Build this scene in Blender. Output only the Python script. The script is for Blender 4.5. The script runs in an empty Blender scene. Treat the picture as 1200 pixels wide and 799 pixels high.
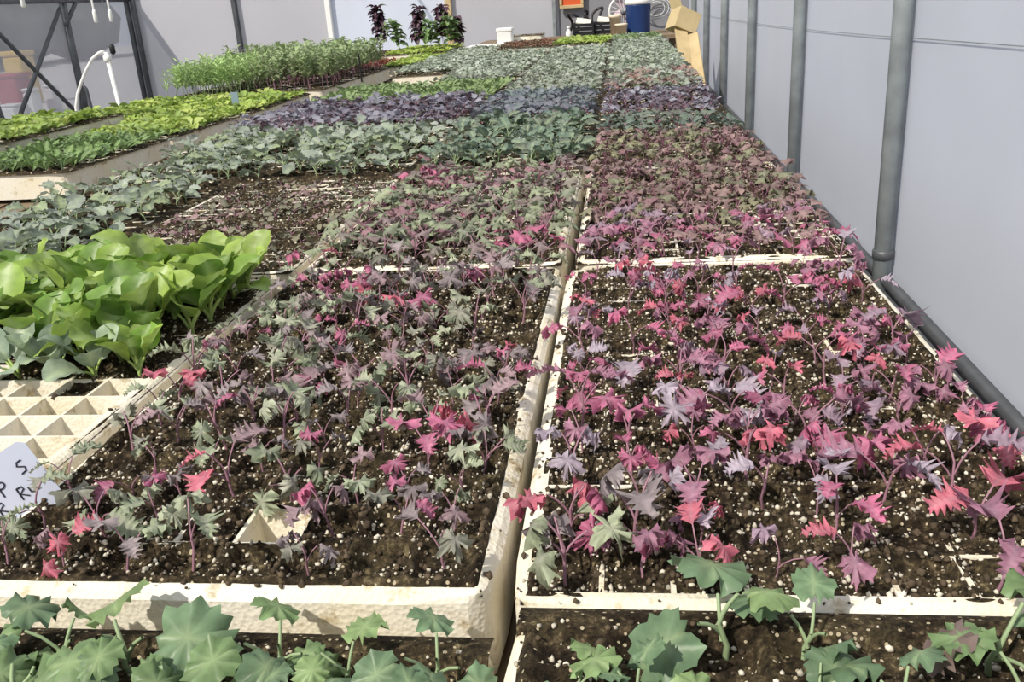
import bpy, math, random
import numpy as np
from mathutils import Matrix, Vector

# ------------------------------------------------------------------ scene, camera, light
S = bpy.context.scene
COL = S.collection
PI = math.pi
CZ = 1.16                      # camera height above the greenhouse ground; tray rims are 0.30 m below it
TOP = 0.86                     # height of the tray rims
F, CX, CY = 1070.0, 600.0, 399.5


def solve_camera(vx=728., vy=-8., ux=789.):
    a = np.array([vx - CX, -(vy - CY), -F]); a /= np.linalg.norm(a)
    t = ((ux - CX) * a[0] + F * (-a[2])) / a[1]
    d = np.array([ux - CX, -t, -F]); d /= np.linalg.norm(d)
    return np.array([np.cross(a, -d), a, -d])


RM = solve_camera()


def ray(px, py):
    return RM @ np.array([px - CX, -(py - CY), -F])


def at_z(px, py, z):
    r = ray(px, py); k = (z - CZ) / r[2]; return Vector((r[0] * k, r[1] * k, z))


def at_y(px, py, y):
    r = ray(px, py); k = y / r[1]; return Vector((r[0] * k, y, CZ + r[2] * k))


def at_x(px, py, x):
    r = ray(px, py); k = x / r[0]; return Vector((x, r[1] * k, CZ + r[2] * k))


cam_d = bpy.data.cameras.new('camera')
cam = bpy.data.objects.new('camera', cam_d); COL.objects.link(cam)
cam_d.sensor_fit = 'HORIZONTAL'; cam_d.sensor_width = 36.0; cam_d.lens = F / 1200 * 36
cam_d.clip_start = 0.02; cam_d.clip_end = 200
m4 = Matrix([[*RM[0], 0], [*RM[1], 0], [*RM[2], CZ], [0, 0, 0, 1]])
cam.matrix_world = m4
S.camera = cam

W = bpy.data.worlds.new('sky'); S.world = W; W.use_nodes = True
bg = W.node_tree.nodes['Background']
bg.inputs[0].default_value = (0.88, 0.93, 1.0, 1); bg.inputs[1].default_value = 0.75

sun_d = bpy.data.lights.new('sun', 'SUN'); sun_d.energy = 4.0; sun_d.angle = math.radians(1.2)
sun_d.color = (1.0, 0.94, 0.84)
sun = bpy.data.objects.new('sun', sun_d); COL.objects.link(sun)
sun.location = (-6, -4, 9)
sun.rotation_euler = Vector((0.46, 0.60, -0.82)).to_track_quat('-Z', 'Y').to_euler()

vs = S.view_settings
vs.view_transform = 'Standard'; vs.look = 'None'; vs.gamma = 1.0; vs.use_curve_mapping = False
vs.exposure = 0.1

# ------------------------------------------------------------------ helpers
rng = np.random.default_rng(7)
random.seed(7)


def lin(r, g, b):
    def f(c):
        c /= 255.
        return c / 12.92 if c <= .04045 else ((c + .055) / 1.055) ** 2.4
    return (f(r), f(g), f(b))


def tag(o, label, cat, group=None):
    o['label'] = label; o['category'] = cat
    if group: o['group'] = group
    return o


def struct(o, label=None):
    o['kind'] = 'structure'
    if label: o['label'] = label
    return o


def link(name, data, parent=None, mat=None):
    o = bpy.data.objects.new(name, data); COL.objects.link(o)
    if parent is not None: o.parent = parent
    if mat is not None and data is not None and len(data.materials) == 0: data.materials.append(mat)
    return o


def empty(name, loc, rz=0):
    o = link(name, None); o.location = loc; o.rotation_euler = (0, 0, rz); o.empty_display_size = .02
    return o


def mesh(name, V, Fs, mats=(), smooth=False, midx=None):
    me = bpy.data.meshes.new(name)
    me.from_pydata([tuple(v) for v in V], [], [tuple(f) for f in Fs])
    for m in mats: me.materials.append(m)
    if smooth: me.shade_smooth()
    if midx is not None: me.polygons.foreach_set('material_index', np.asarray(midx, np.int32))
    me.update()
    return me


def tri_mesh(name, V, T, mats=(), smooth=True, col=None, rib=None):
    """fast path for large triangle arrays"""
    V = np.asarray(V, np.float32); T = np.asarray(T, np.int32)
    me = bpy.data.meshes.new(name)
    me.vertices.add(len(V)); me.vertices.foreach_set('co', V.ravel())
    me.loops.add(T.size); me.loops.foreach_set('vertex_index', T.ravel())
    me.polygons.add(len(T)); me.polygons.foreach_set('loop_start', np.arange(0, T.size, T.shape[1], dtype=np.int32))
    for m in mats: me.materials.append(m)
    me.update(calc_edges=True)
    if smooth: me.shade_smooth()
    if col is not None:
        at = me.attributes.new('col', 'FLOAT_COLOR', 'POINT')
        at.data.foreach_set('color', np.c_[col, np.ones(len(col))].astype(np.float32).ravel())
    if rib is not None:
        at = me.attributes.new('rib', 'FLOAT', 'POINT'); at.data.foreach_set('value', np.asarray(rib, np.float32))
    return me


class MB:
    """collects simple solids into one mesh"""
    def __init__(s): s.V = []; s.F = []
    def add(s, V, Fs):
        n = len(s.V); s.V += [tuple(v) for v in V]; s.F += [tuple(i + n for i in f) for f in Fs]; return s
    def box(s, c, d, R=None, bev=0.0):
        x, y, z = d[0] / 2, d[1] / 2, d[2] / 2
        b = min(bev, x * .9, y * .9, z * .9)
        if b <= 0:
            P = [(-x, -y, -z), (x, -y, -z), (x, y, -z), (-x, y, -z), (-x, -y, z), (x, -y, z), (x, y, z), (-x, y, z)]
            Fs = [(0, 3, 2, 1), (4, 5, 6, 7), (0, 1, 5, 4), (1, 2, 6, 5), (2, 3, 7, 6), (3, 0, 4, 7)]
        else:
            def ring(zz, i):
                return [(-x + i, -y, zz), (x - i, -y, zz), (x, -y + i, zz), (x, y - i, zz), (x - i, y, zz), (-x + i, y, zz), (-x, y - i, zz), (-x, -y + i, zz)]
            def inner(zz):
                return [(a * (x - b) / x, c2 * (y - b) / y, zz) for a, c2, _ in ring(zz, b)]
            P = inner(-z) + ring(-z + b, b) + ring(z - b, b) + inner(z)
            Fs = [tuple(range(7, -1, -1)), tuple(range(24, 32))]
            for k in range(3):
                for i in range(8): Fs.append((k * 8 + i, k * 8 + (i + 1) % 8, k * 8 + 8 + (i + 1) % 8, k * 8 + 8 + i))
        P = [Vector(p) for p in P]
        if R is not None: P = [R @ p for p in P]
        return s.add([p + Vector(c) for p in P], Fs)
    def tube(s, pts, r, n=8, caps=True):
        pts = [Vector(p) for p in pts]; rs = r if hasattr(r, '__len__') else [r] * len(pts)
        V = []; Fs = []; up = None
        for i, p in enumerate(pts):
            t = (pts[min(i + 1, len(pts) - 1)] - pts[max(i - 1, 0)]).normalized()
            if up is None: up = Vector((0, 0, 1)) if abs(t.z) < .9 else Vector((1, 0, 0))
            x = t.cross(up).normalized(); y = x.cross(t).normalized(); up = y
            for k in range(n):
                a = 2 * PI * k / n; V.append(p + x * math.cos(a) * rs[i] + y * math.sin(a) * rs[i])
        for i in range(len(pts) - 1):
            for k in range(n): Fs.append((i * n + k, i * n + (k + 1) % n, (i + 1) * n + (k + 1) % n, (i + 1) * n + k))
        if caps:
            Fs.append(tuple(range(n - 1, -1, -1))); Fs.append(tuple((len(pts) - 1) * n + k for k in range(n)))
        return s.add(V, Fs)
    def lathe(s, prof, c=(0, 0, 0), n=24):
        V = []; Fs = []
        for r, z in prof:
            for k in range(n): V.append((c[0] + r * math.cos(2 * PI * k / n), c[1] + r * math.sin(2 * PI * k / n), c[2] + z))
        for i in range(len(prof) - 1):
            for k in range(n): Fs.append((i * n + k, i * n + (k + 1) % n, (i + 1) * n + (k + 1) % n, (i + 1) * n + k))
        Fs.append(tuple(range(n - 1, -1, -1))); Fs.append(tuple((len(prof) - 1) * n + k for k in range(n)))
        return s.add(V, Fs)
    def build(s, name, mat, parent=None, smooth=False):
        return link(name, mesh(name, s.V, s.F, [mat] if mat else [], smooth), parent)


def vnoise(shape, cell, r):
    """2-D value noise in 0..1 on a pixel grid"""
    h, w = shape
    gh, gw = int(h / cell) + 3, int(w / cell) + 3
    g = r.random((gh, gw))
    y = np.arange(h) / cell; x = np.arange(w) / cell
    yi = y.astype(int); xi = x.astype(int)
    fy = (y - yi)[:, None]; fx = (x - xi)[None, :]
    fy = fy * fy * (3 - 2 * fy); fx = fx * fx * (3 - 2 * fx)
    a = g[yi][:, xi]; b = g[yi][:, xi + 1]; c = g[yi + 1][:, xi]; d = g[yi + 1][:, xi + 1]
    return (a * (1 - fx) + b * fx) * (1 - fy) + (c * (1 - fx) + d * fx) * fy


# ------------------------------------------------------------------ materials
def new_mat(name):
    m = bpy.data.materials.new(name); m.use_nodes = True
    nt = m.node_tree; nt.nodes.clear()
    out = nt.nodes.new('ShaderNodeOutputMaterial')
    return m, nt, out


def N(nt, typ, **kw):
    n = nt.nodes.new(typ)
    for k, v in kw.items():
        if k.startswith('i_'): n.inputs[int(k[2:])].default_value = v
        else: setattr(n, k, v)
    return n


def plain(name, col, rough=.6, metal=0., spec=.3, nscale=0, namt=.25, bump=0., bscale=None):
    m, nt, out = new_mat(name)
    p = N(nt, 'ShaderNodeBsdfPrincipled')
    p.inputs['Base Color'].default_value = (*col, 1); p.inputs['Roughness'].default_value = rough
    p.inputs['Metallic'].default_value = metal; p.inputs['Specular IOR Level'].default_value = spec
    if nscale:
        tc = N(nt, 'ShaderNodeTexCoord'); nz = N(nt, 'ShaderNodeTexNoise')
        nz.inputs['Scale'].default_value = nscale; nz.inputs['Detail'].default_value = 6
        nt.links.new(tc.outputs['Object'], nz.inputs['Vector'])
        rp = N(nt, 'ShaderNodeValToRGB')
        rp.color_ramp.elements[0].position = .3; rp.color_ramp.elements[1].position = .7
        rp.color_ramp.elements[0].color = (*[c * (1 - namt) for c in col], 1)
        rp.color_ramp.elements[1].color = (*[min(1, c * (1 + namt * .5)) for c in col], 1)
        nt.links.new(nz.outputs['Fac'], rp.inputs[0]); nt.links.new(rp.outputs[0], p.inputs['Base Color'])
        if bump:
            b = N(nt, 'ShaderNodeBump'); b.inputs['Strength'].default_value = bump; b.inputs['Distance'].default_value = .003
            nt.links.new(nz.outputs['Fac'], b.inputs['Height']); nt.links.new(b.outputs[0], p.inputs['Normal'])
    nt.links.new(p.outputs[0], out.inputs[0])
    return m


def leaf_mat(name, source, ribcol=(.45, .40, .38), ribamt=.35, rough=.5, transl=.28, spots=.35):
    m, nt, out = new_mat(name)
    if source == 'obj':
        c = N(nt, 'ShaderNodeObjectInfo').outputs['Color']
    else:
        c = N(nt, 'ShaderNodeAttribute', attribute_name='col').outputs['Color']
    tc = N(nt, 'ShaderNodeTexCoord'); nz = N(nt, 'ShaderNodeTexNoise')
    nz.inputs['Scale'].default_value = 3.0 if source == 'obj' else 60.; nz.inputs['Detail'].default_value = 4
    nt.links.new(tc.outputs['Object'], nz.inputs['Vector'])
    mr = N(nt, 'ShaderNodeMapRange'); mr.inputs[1].default_value = .3; mr.inputs[2].default_value = .7
    mr.inputs[3].default_value = 1 - spots; mr.inputs[4].default_value = 1 + spots
    nt.links.new(nz.outputs['Fac'], mr.inputs[0])
    mul = N(nt, 'ShaderNodeVectorMath', operation='SCALE')
    nt.links.new(c, mul.inputs[0]); nt.links.new(mr.outputs[0], mul.inputs['Scale'])
    rib = N(nt, 'ShaderNodeAttribute', attribute_name='rib')
    pw = N(nt, 'ShaderNodeMath', operation='POWER'); pw.inputs[1].default_value = 2.5
    nt.links.new(rib.outputs['Fac'], pw.inputs[0])
    ml = N(nt, 'ShaderNodeMath', operation='MULTIPLY'); ml.inputs[1].default_value = ribamt
    nt.links.new(pw.outputs[0], ml.inputs[0])
    mx = N(nt, 'ShaderNodeMix', data_type='RGBA')
    nt.links.new(ml.outputs[0], mx.inputs[0]); nt.links.new(mul.outputs[0], mx.inputs[6]); mx.inputs[7].default_value = (*ribcol, 1)
    p = N(nt, 'ShaderNodeBsdfPrincipled'); p.inputs['Roughness'].default_value = rough
    p.inputs['Specular IOR Level'].default_value = .35
    nt.links.new(mx.outputs[2], p.inputs['Base Color'])
    bp = N(nt, 'ShaderNodeBump'); bp.inputs['Strength'].default_value = .25; bp.inputs['Distance'].default_value = .002
    nt.links.new(nz.outputs['Fac'], bp.inputs['Height']); nt.links.new(bp.outputs[0], p.inputs['Normal'])
    tr = N(nt, 'ShaderNodeBsdfTranslucent'); nt.links.new(mx.outputs[2], tr.inputs[0])
    ms = N(nt, 'ShaderNodeMixShader', i_0=transl)
    nt.links.new(p.outputs[0], ms.inputs[1]); nt.links.new(tr.outputs[0], ms.inputs[2]); nt.links.new(ms.outputs[0], out.inputs[0])
    return m


def film_mat(name, col, clear, transl=.5, rough=.35):
    """polythene film: partly clear, the rest a soft white scatter"""
    m, nt, out = new_mat(name)
    tc = N(nt, 'ShaderNodeTexCoord'); nz = N(nt, 'ShaderNodeTexNoise'); nz.inputs['Scale'].default_value = 1.3; nz.inputs['Detail'].default_value = 5
    nt.links.new(tc.outputs['Object'], nz.inputs['Vector'])
    rp = N(nt, 'ShaderNodeValToRGB'); rp.color_ramp.elements[0].position = .25; rp.color_ramp.elements[1].position = .75
    rp.color_ramp.elements[0].color = (*[c * .9 for c in col], 1); rp.color_ramp.elements[1].color = (*col, 1)
    nt.links.new(nz.outputs['Fac'], rp.inputs[0])
    d = N(nt, 'ShaderNodeBsdfPrincipled'); d.inputs['Roughness'].default_value = rough; d.inputs['Specular IOR Level'].default_value = .15
    t = N(nt, 'ShaderNodeBsdfTranslucent')
    nt.links.new(rp.outputs[0], d.inputs['Base Color']); nt.links.new(rp.outputs[0], t.inputs[0])
    a = N(nt, 'ShaderNodeMixShader', i_0=transl); nt.links.new(d.outputs[0], a.inputs[1]); nt.links.new(t.outputs[0], a.inputs[2])
    tp = N(nt, 'ShaderNodeBsdfTransparent'); tp.inputs[0].default_value = (.95, .97, 1, 1)
    b = N(nt, 'ShaderNodeMixShader', i_0=clear); nt.links.new(a.outputs[0], b.inputs[1]); nt.links.new(tp.outputs[0], b.inputs[2])
    nt.links.new(b.outputs[0], out.inputs[0])
    return m


def foam_mat():
    m, nt, out = new_mat('polystyrene_foam')
    tc = N(nt, 'ShaderNodeTexCoord')
    n1 = N(nt, 'ShaderNodeTexNoise'); n1.inputs['Scale'].default_value = 38; n1.inputs['Detail'].default_value = 8; n1.inputs['Roughness'].default_value = .7
    n2 = N(nt, 'ShaderNodeTexNoise'); n2.inputs['Scale'].default_value = 9; n2.inputs['Detail'].default_value = 4
    vo = N(nt, 'ShaderNodeTexVoronoi'); vo.inputs['Scale'].default_value = 330
    for n in (n1, n2, vo): nt.links.new(tc.outputs['Object'], n.inputs['Vector'])
    r1 = N(nt, 'ShaderNodeValToRGB'); e = r1.color_ramp.elements
    e[0].position = .30; e[0].color = (.13, .085, .045, 1); e[1].position = .45; e[1].color = (.80, .77, .70, 1)
    k = r1.color_ramp.elements.new(.37); k.color = (.55, .48, .35, 1)
    r2 = N(nt, 'ShaderNodeValToRGB'); e = r2.color_ramp.elements
    e[0].position = .35; e[0].color = (.93, .88, .74, 1); e[1].position = .62; e[1].color = (1, .98, .95, 1)
    nt.links.new(n1.outputs['Fac'], r1.inputs[0]); nt.links.new(n2.outputs['Fac'], r2.inputs[0])
    mx = N(nt, 'ShaderNodeMix', data_type='RGBA', blend_type='MULTIPLY', i_0=1.0)
    nt.links.new(r1.outputs[0], mx.inputs[6]); nt.links.new(r2.outputs[0], mx.inputs[7])
    p = N(nt, 'ShaderNodeBsdfPrincipled'); p.inputs['Roughness'].default_value = .75; p.inputs['Specular IOR Level'].default_value = .2
    nt.links.new(mx.outputs[2], p.inputs['Base Color'])
    b = N(nt, 'ShaderNodeBump'); b.inputs['Strength'].default_value = .35; b.inputs['Distance'].default_value = .0015
    nt.links.new(vo.outputs['Distance'], b.inputs['Height']); nt.links.new(b.outputs[0], p.inputs['Normal'])
    nt.links.new(p.outputs[0], out.inputs[0])
    return m


def soil_mat(name, scale, speck):
    m, nt, out = new_mat(name)
    tc = N(nt, 'ShaderNodeTexCoord')
    n1 = N(nt, 'ShaderNodeTexNoise'); n1.inputs['Scale'].default_value = scale; n1.inputs['Detail'].default_value = 8; n1.inputs['Roughness'].default_value = .75
    n2 = N(nt, 'ShaderNodeTexNoise'); n2.inputs['Scale'].default_value = scale * .12; n2.inputs['Detail'].default_value = 3
    vo = N(nt, 'ShaderNodeTexVoronoi'); vo.inputs['Scale'].default_value = scale * 1.6; vo.inputs['Randomness'].default_value = 1
    for n in (n1, n2, vo): nt.links.new(tc.outputs['Object'], n.inputs['Vector'])
    r1 = N(nt, 'ShaderNodeValToRGB'); e = r1.color_ramp.elements
    e[0].position = .40; e[0].color = (.014, .011, .008, 1); e[1].position = .70; e[1].color = (.27, .215, .14, 1)
    k = r1.color_ramp.elements.new(.55); k.color = (.064, .048, .031, 1)
    nt.links.new(n1.outputs['Fac'], r1.inputs[0])
    r2 = N(nt, 'ShaderNodeValToRGB'); e = r2.color_ramp.elements
    e[0].position = .40; e[0].color = (.55, .5, .45, 1); e[1].position = .62; e[1].color = (1.25, 1.25, 1.05, 1)
    nt.links.new(n2.outputs['Fac'], r2.inputs[0])
    mx = N(nt, 'ShaderNodeMix', data_type='RGBA', blend_type='MULTIPLY', i_0=1.0)
    nt.links.new(r1.outputs[0], mx.inputs[6]); nt.links.new(r2.outputs[0], mx.inputs[7])
    # pale specks of perlite too fine to build
    rs = N(nt, 'ShaderNodeMath', operation='LESS_THAN'); rs.inputs[1].default_value = speck
    nt.links.new(vo.outputs['Distance'], rs.inputs[0])
    sp = N(nt, 'ShaderNodeSeparateColor'); nt.links.new(vo.outputs['Color'], sp.inputs[0])
    g = N(nt, 'ShaderNodeMath', operation='GREATER_THAN'); g.inputs[1].default_value = .72; nt.links.new(sp.outputs[0], g.inputs[0])
    mm = N(nt, 'ShaderNodeMath', operation='MULTIPLY'); nt.links.new(rs.outputs[0], mm.inputs[0]); nt.links.new(g.outputs[0], mm.inputs[1])
    m2 = N(nt, 'ShaderNodeMix', data_type='RGBA'); nt.links.new(mm.outputs[0], m2.inputs[0]); nt.links.new(mx.outputs[2], m2.inputs[6])
    m2.inputs[7].default_value = (.52, .44, .30, 1)
    p = N(nt, 'ShaderNodeBsdfPrincipled'); p.inputs['Roughness'].default_value = .9; p.inputs['Specular IOR Level'].default_value = .15
    nt.links.new(m2.outputs[2], p.inputs['Base Color'])
    b = N(nt, 'ShaderNodeBump'); b.inputs['Strength'].default_value = .8; b.inputs['Distance'].default_value = .003
    nt.links.new(n1.outputs['Fac'], b.inputs['Height']); nt.links.new(b.outputs[0], p.inputs['Normal'])
    nt.links.new(p.outputs[0], out.inputs[0])
    return m


M_FOAM = foam_mat()
M_SOIL = soil_mat('potting_soil', 170., .28)
M_SOILF = soil_mat('potting_soil_coarse', 80., .30)
M_PERL = plain('perlite', (.70, .64, .52), .85, nscale=140, namt=.62)
M_CRUMB = plain('bark_crumb', (.10, .072, .045), .9, nscale=150, namt=.85)
M_LEAF = leaf_mat('leaf_tissue', 'obj', (.42, .33, .36), .30)
M_LEAFG = leaf_mat('leaf_tissue_green', 'obj', (.50, .60, .32), .45, rough=.4, spots=.28)
M_LEAFA = leaf_mat('leaf_tissue_massed', 'attr', (.45, .45, .38), .2)
M_STEMP = plain('purple_stem', lin(158, 118, 132), .55)
M_STEMG = plain('green_stem', lin(146, 164, 124), .55)
M_STEMW = plain('pale_stem', lin(168, 190, 112), .45)
M_STEMB = plain('brown_stem', lin(110, 80, 62), .6)
M_STEEL = plain('galvanised_steel', (.30, .33, .34), .5, .25, nscale=14, namt=.3)
M_DSTEEL = plain('dark_steel', (.115, .12, .13), .5, .5, nscale=14, namt=.3)
M_FILM_R = film_mat('side_film', (.76, .79, .86), .04, .35)
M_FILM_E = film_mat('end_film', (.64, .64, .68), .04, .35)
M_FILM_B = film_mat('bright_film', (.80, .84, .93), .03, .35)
M_FILM_C = film_mat('clear_film', (.40, .40, .44), .50, .4)
M_WOOD = plain('bench_wood', (.23, .17, .11), .75, nscale=9, namt=.4)
M_PALEWOOD = plain('pale_board', lin(196, 174, 132), .7, nscale=9, namt=.25)
M_WHITE = plain('white_plastic', (.80, .80, .78), .45)
M_GREYP = plain('grey_plastic', (.24, .24, .26), .5)
M_BLACK = plain('black_plastic', (.018, .018, .02), .45)
M_BLUE = plain('blue_plastic', lin(38, 62, 112), .4)
M_ORANGE = plain('orange_paint', lin(205, 92, 50), .6)
M_GROUND = plain('gravel', (.33, .31, .29), .9, nscale=24, namt=.4, bump=.3)
M_YARD = plain('dusty_yard', (.58, .55, .53), .9, nscale=3, namt=.15)

# ------------------------------------------------------------------ the setting
WX, EY, LX = 0.612, 9.0, -4.78          # right wall, end wall, left wall
Y0 = -1.6
mb = MB().box(((WX + LX) / 2, (EY + Y0) / 2, -.05), (WX - LX, EY - Y0, .1)); struct(mb.build('floor', M_GROUND), 'grey gravel floor of the greenhouse')
mb = MB().box((-10, 6, -.14), (110, 110, .1)); struct(mb.build('yard', M_YARD), 'pale dusty yard outside the greenhouse')

HW = 2.3
mb = MB().box((WX + .003, (EY + Y0) / 2, HW / 2), (.006, EY - Y0, HW)); WR = struct(mb.build('wall_right', M_FILM_R), 'bluish white polythene side wall')
for k in range(-3, 6):
    y = 2.12 + 1.19 * k
    if y > EY - .1: break
    MB().tube([(WX - .024, y, 0), (WX - .024, y, HW)], .021, 14).build('post', M_STEEL, WR, True)
mb = MB().tube([(WX - .02, Y0, .505), (WX - .02, EY, .505)], .013, 10); mb.build('rail', M_DSTEEL, WR, True)
mb = MB().tube([(WX - .016, Y0, .466), (WX - .016, EY, .466)], .013, 10); mb.build('rail', M_DSTEEL, WR, True)
MB().tube([(WX - .02, Y0, HW - .02), (WX - .02, EY, HW - .02)], .02, 10).build('rail', M_STEEL, WR, True)
# clamp collar where the near post meets the rail, and the seam line along the film
MB().lathe([(.022, 0), (.025, .002), (.025, .02), (.022, .022)], (WX - .024, 2.12, .55), 14).build('collar', M_DSTEEL, WR, True)
sp = [at_x(x, y, WX - .004) for x, y in ((812, 15), (850, 22), (905, 30), (960, 36), (1020, 41), (1090, 46), (1200, 54))]
MB().tube(sp, .0009, 5).build('wire', M_STEEL, WR)

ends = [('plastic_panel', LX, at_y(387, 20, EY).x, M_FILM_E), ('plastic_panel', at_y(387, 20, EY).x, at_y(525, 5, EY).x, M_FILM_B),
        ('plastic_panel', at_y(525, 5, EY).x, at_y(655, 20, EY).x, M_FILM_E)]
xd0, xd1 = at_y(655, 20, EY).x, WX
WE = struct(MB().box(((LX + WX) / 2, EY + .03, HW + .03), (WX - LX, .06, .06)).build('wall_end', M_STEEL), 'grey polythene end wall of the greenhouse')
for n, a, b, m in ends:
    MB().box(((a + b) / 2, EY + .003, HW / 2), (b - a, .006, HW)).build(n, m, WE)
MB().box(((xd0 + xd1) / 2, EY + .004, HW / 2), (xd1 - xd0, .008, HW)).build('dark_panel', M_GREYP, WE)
for px, r, m in ((278, .022, M_DSTEEL), (387, .026, M_WHITE), (527, .03, M_PALEWOOD), (650, .018, M_STEEL)):
    x = at_y(px, 20, EY).x
    MB().box((x, EY - .03, HW / 2), (2 * r, .05, HW), bev=.006).build('post', m, WE)
for dx in (.02, .085):
    MB().tube([(LX + dx, EY - .04, 0), (LX + dx, EY - .04, HW)], .024, 12).build('post', M_DSTEEL, WE, True)

HL = 1.5
WL = struct(MB().box((LX - .003, (EY + Y0) / 2, HL / 2), (.006, EY - Y0, HL)).build('wall_left', M_FILM_C), 'clear hazy polythene side wall with braces')
for k in range(8):
    y = 7.86 - 1.19 * k
    MB().tube([(LX + .03, y, 0), (LX + .03, y, HL)], .03, 12).build('post', M_DSTEEL, WL, True)
BX = LX + .05
def brace(p, q, r=.02, ext=0.0):
    a = at_x(*p, BX); b = at_x(*q, BX); d = b - a
    if ext: b = b + d * ext
    if b.z < .02: b = a + d * ((a.z - .02) / (a.z - b.z)) if d.z < 0 else b
    MB().tube([a, b], r, 10).build('brace', M_DSTEEL, WL, True)
brace((-40, 0), (86, 128), .018, .4); brace((70, 10), (18, 150), .018, .6); brace((93, -8), (77, 30), .018); brace((-14, 95), (8, 152), .018, .5)
a = at_x(-60, 6, BX); MB().tube([(BX, 1.0, a.z), (BX, EY - .05, at_x(60, 1, BX).z)], .018, 10).build('rail', M_DSTEEL, WL, True)
MB().tube([(LX + .03, Y0, HL - .02), (LX + .03, EY, HL - .02)], .02, 10).build('rail', M_STEEL, WL, True)


# ------------------------------------------------------------------ benches
def bench(x0, x1, y0, y1, top, label, fascia=None):
    t = empty('plant_bench', ((x0 + x1) / 2, (y0 + y1) / 2, 0)); ox, oy = t.location.x, t.location.y
    n = max(3, int((x1 - x0) / .16)); w = (x1 - x0) / n
    for i in range(n):
        MB().box((x0 + w * (i + .5) - ox, 0, top - .012), (w - .02, y1 - y0, .024)).build('plank', M_WOOD, t)
    k = int((y1 - y0) / 1.2) + 1
    for j in range(k + 1):
        y = y0 + .06 + (y1 - y0 - .12) * j / k - oy
        MB().box((0, y, top - .024 - .045), (x1 - x0, .045, .09)).build('crossbar', M_WOOD, t)
        for x in (x0 + .06, x1 - .06): MB().box((x - ox, y, (top - .114) / 2), (.07, .07, top - .114)).build('leg', M_WOOD, t)
    if fascia: MB().box((0, y0 - .016 - oy, top - .035), (x1 - x0, .03, .07), bev=.004).build('end_board', fascia, t)
    return tag(t, label, 'bench')


BT = TOP - .070
bench(-1.085, .285, -.45, 7.12, BT, 'long plank bench under the foam trays in the middle', None)
bench(-1.96, -1.23, 1.62, 7.9, BT, 'narrower plank bench along the left carrying lettuce trays', M_PALEWOOD)

# ------------------------------------------------------------------ foam trays
P = 0.0385; RIM = .011; TH = .0605


def tray_body(nx, ny):
    w = nx * P + 2 * RIM; l = ny * P + 2 * RIM
    hw = .0014
    def lines(n, tot):
        a = [0., .004, .008]
        for i in range(n):
            a += [RIM + i * P + hw, RIM + (i + 1) * P - hw]
        return np.array(a + [tot - .008, tot - .004, tot])
    xs, ys = lines(nx, w), lines(ny, l)
    NX, NY = len(xs), len(ys)
    r = .024
    def rnd(x, y, inset=0.):
        cx = min(max(x, r), w - r); cy = min(max(y, r), l - r)
        dx, dy = x - cx, y - cy; d = math.hypot(dx, dy)
        if d > r and dx and dy: dx, dy = dx * r / d, dy * r / d
        return cx + dx, cy + dy
    V = []; Fs = []
    for j in range(NY):
        for i in range(NX):
            x, y = rnd(xs[i], ys[j])
            z = -.0055 if i in (0, NX - 1) or j in (0, NY - 1) else (-.0016 if i in (1, NX - 2) or j in (1, NY - 2) else 0.)
            V.append((x, y, z))
    idx = lambda i, j: j * NX + i
    for j in range(NY - 1):
        for i in range(NX - 1):
            ci, cj = i - 3, j - 3
            if 0 <= ci < 2 * nx - 1 and 0 <= cj < 2 * ny - 1 and ci % 2 == 0 and cj % 2 == 0:
                n = len(V)
                mx, my = (xs[i] + xs[i + 1]) / 2, (ys[j] + ys[j + 1]) / 2; s = .011
                V += [(mx - s, my - s, -.05), (mx + s, my - s, -.05), (mx + s, my + s, -.05), (mx - s, my + s, -.05)]
                q = [idx(i, j), idx(i + 1, j), idx(i + 1, j + 1), idx(i, j + 1)]
                for k in range(4): Fs.append((q[k], q[(k + 1) % 4], n + (k + 1) % 4, n + k))
                Fs.append((n, n + 1, n + 2, n + 3))
            else:
                Fs.append((idx(i, j), idx(i + 1, j), idx(i + 1, j + 1), idx(i, j + 1)))
    ring = [idx(i, 0) for i in range(NX)] + [idx(NX - 1, j) for j in range(1, NY)] + [idx(i, NY - 1) for i in range(NX - 2, -1, -1)] + [idx(0, j) for j in range(NY - 2, 0, -1)]
    n = len(V)
    for k in ring: V.append((V[k][0], V[k][1], -TH))
    for k in range(len(ring)):
        k2 = (k + 1) % len(ring); Fs.append((ring[k2], ring[k], n + k, n + k2))
    me = mesh('tray_body', V, Fs, [M_FOAM])
    return me


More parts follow.
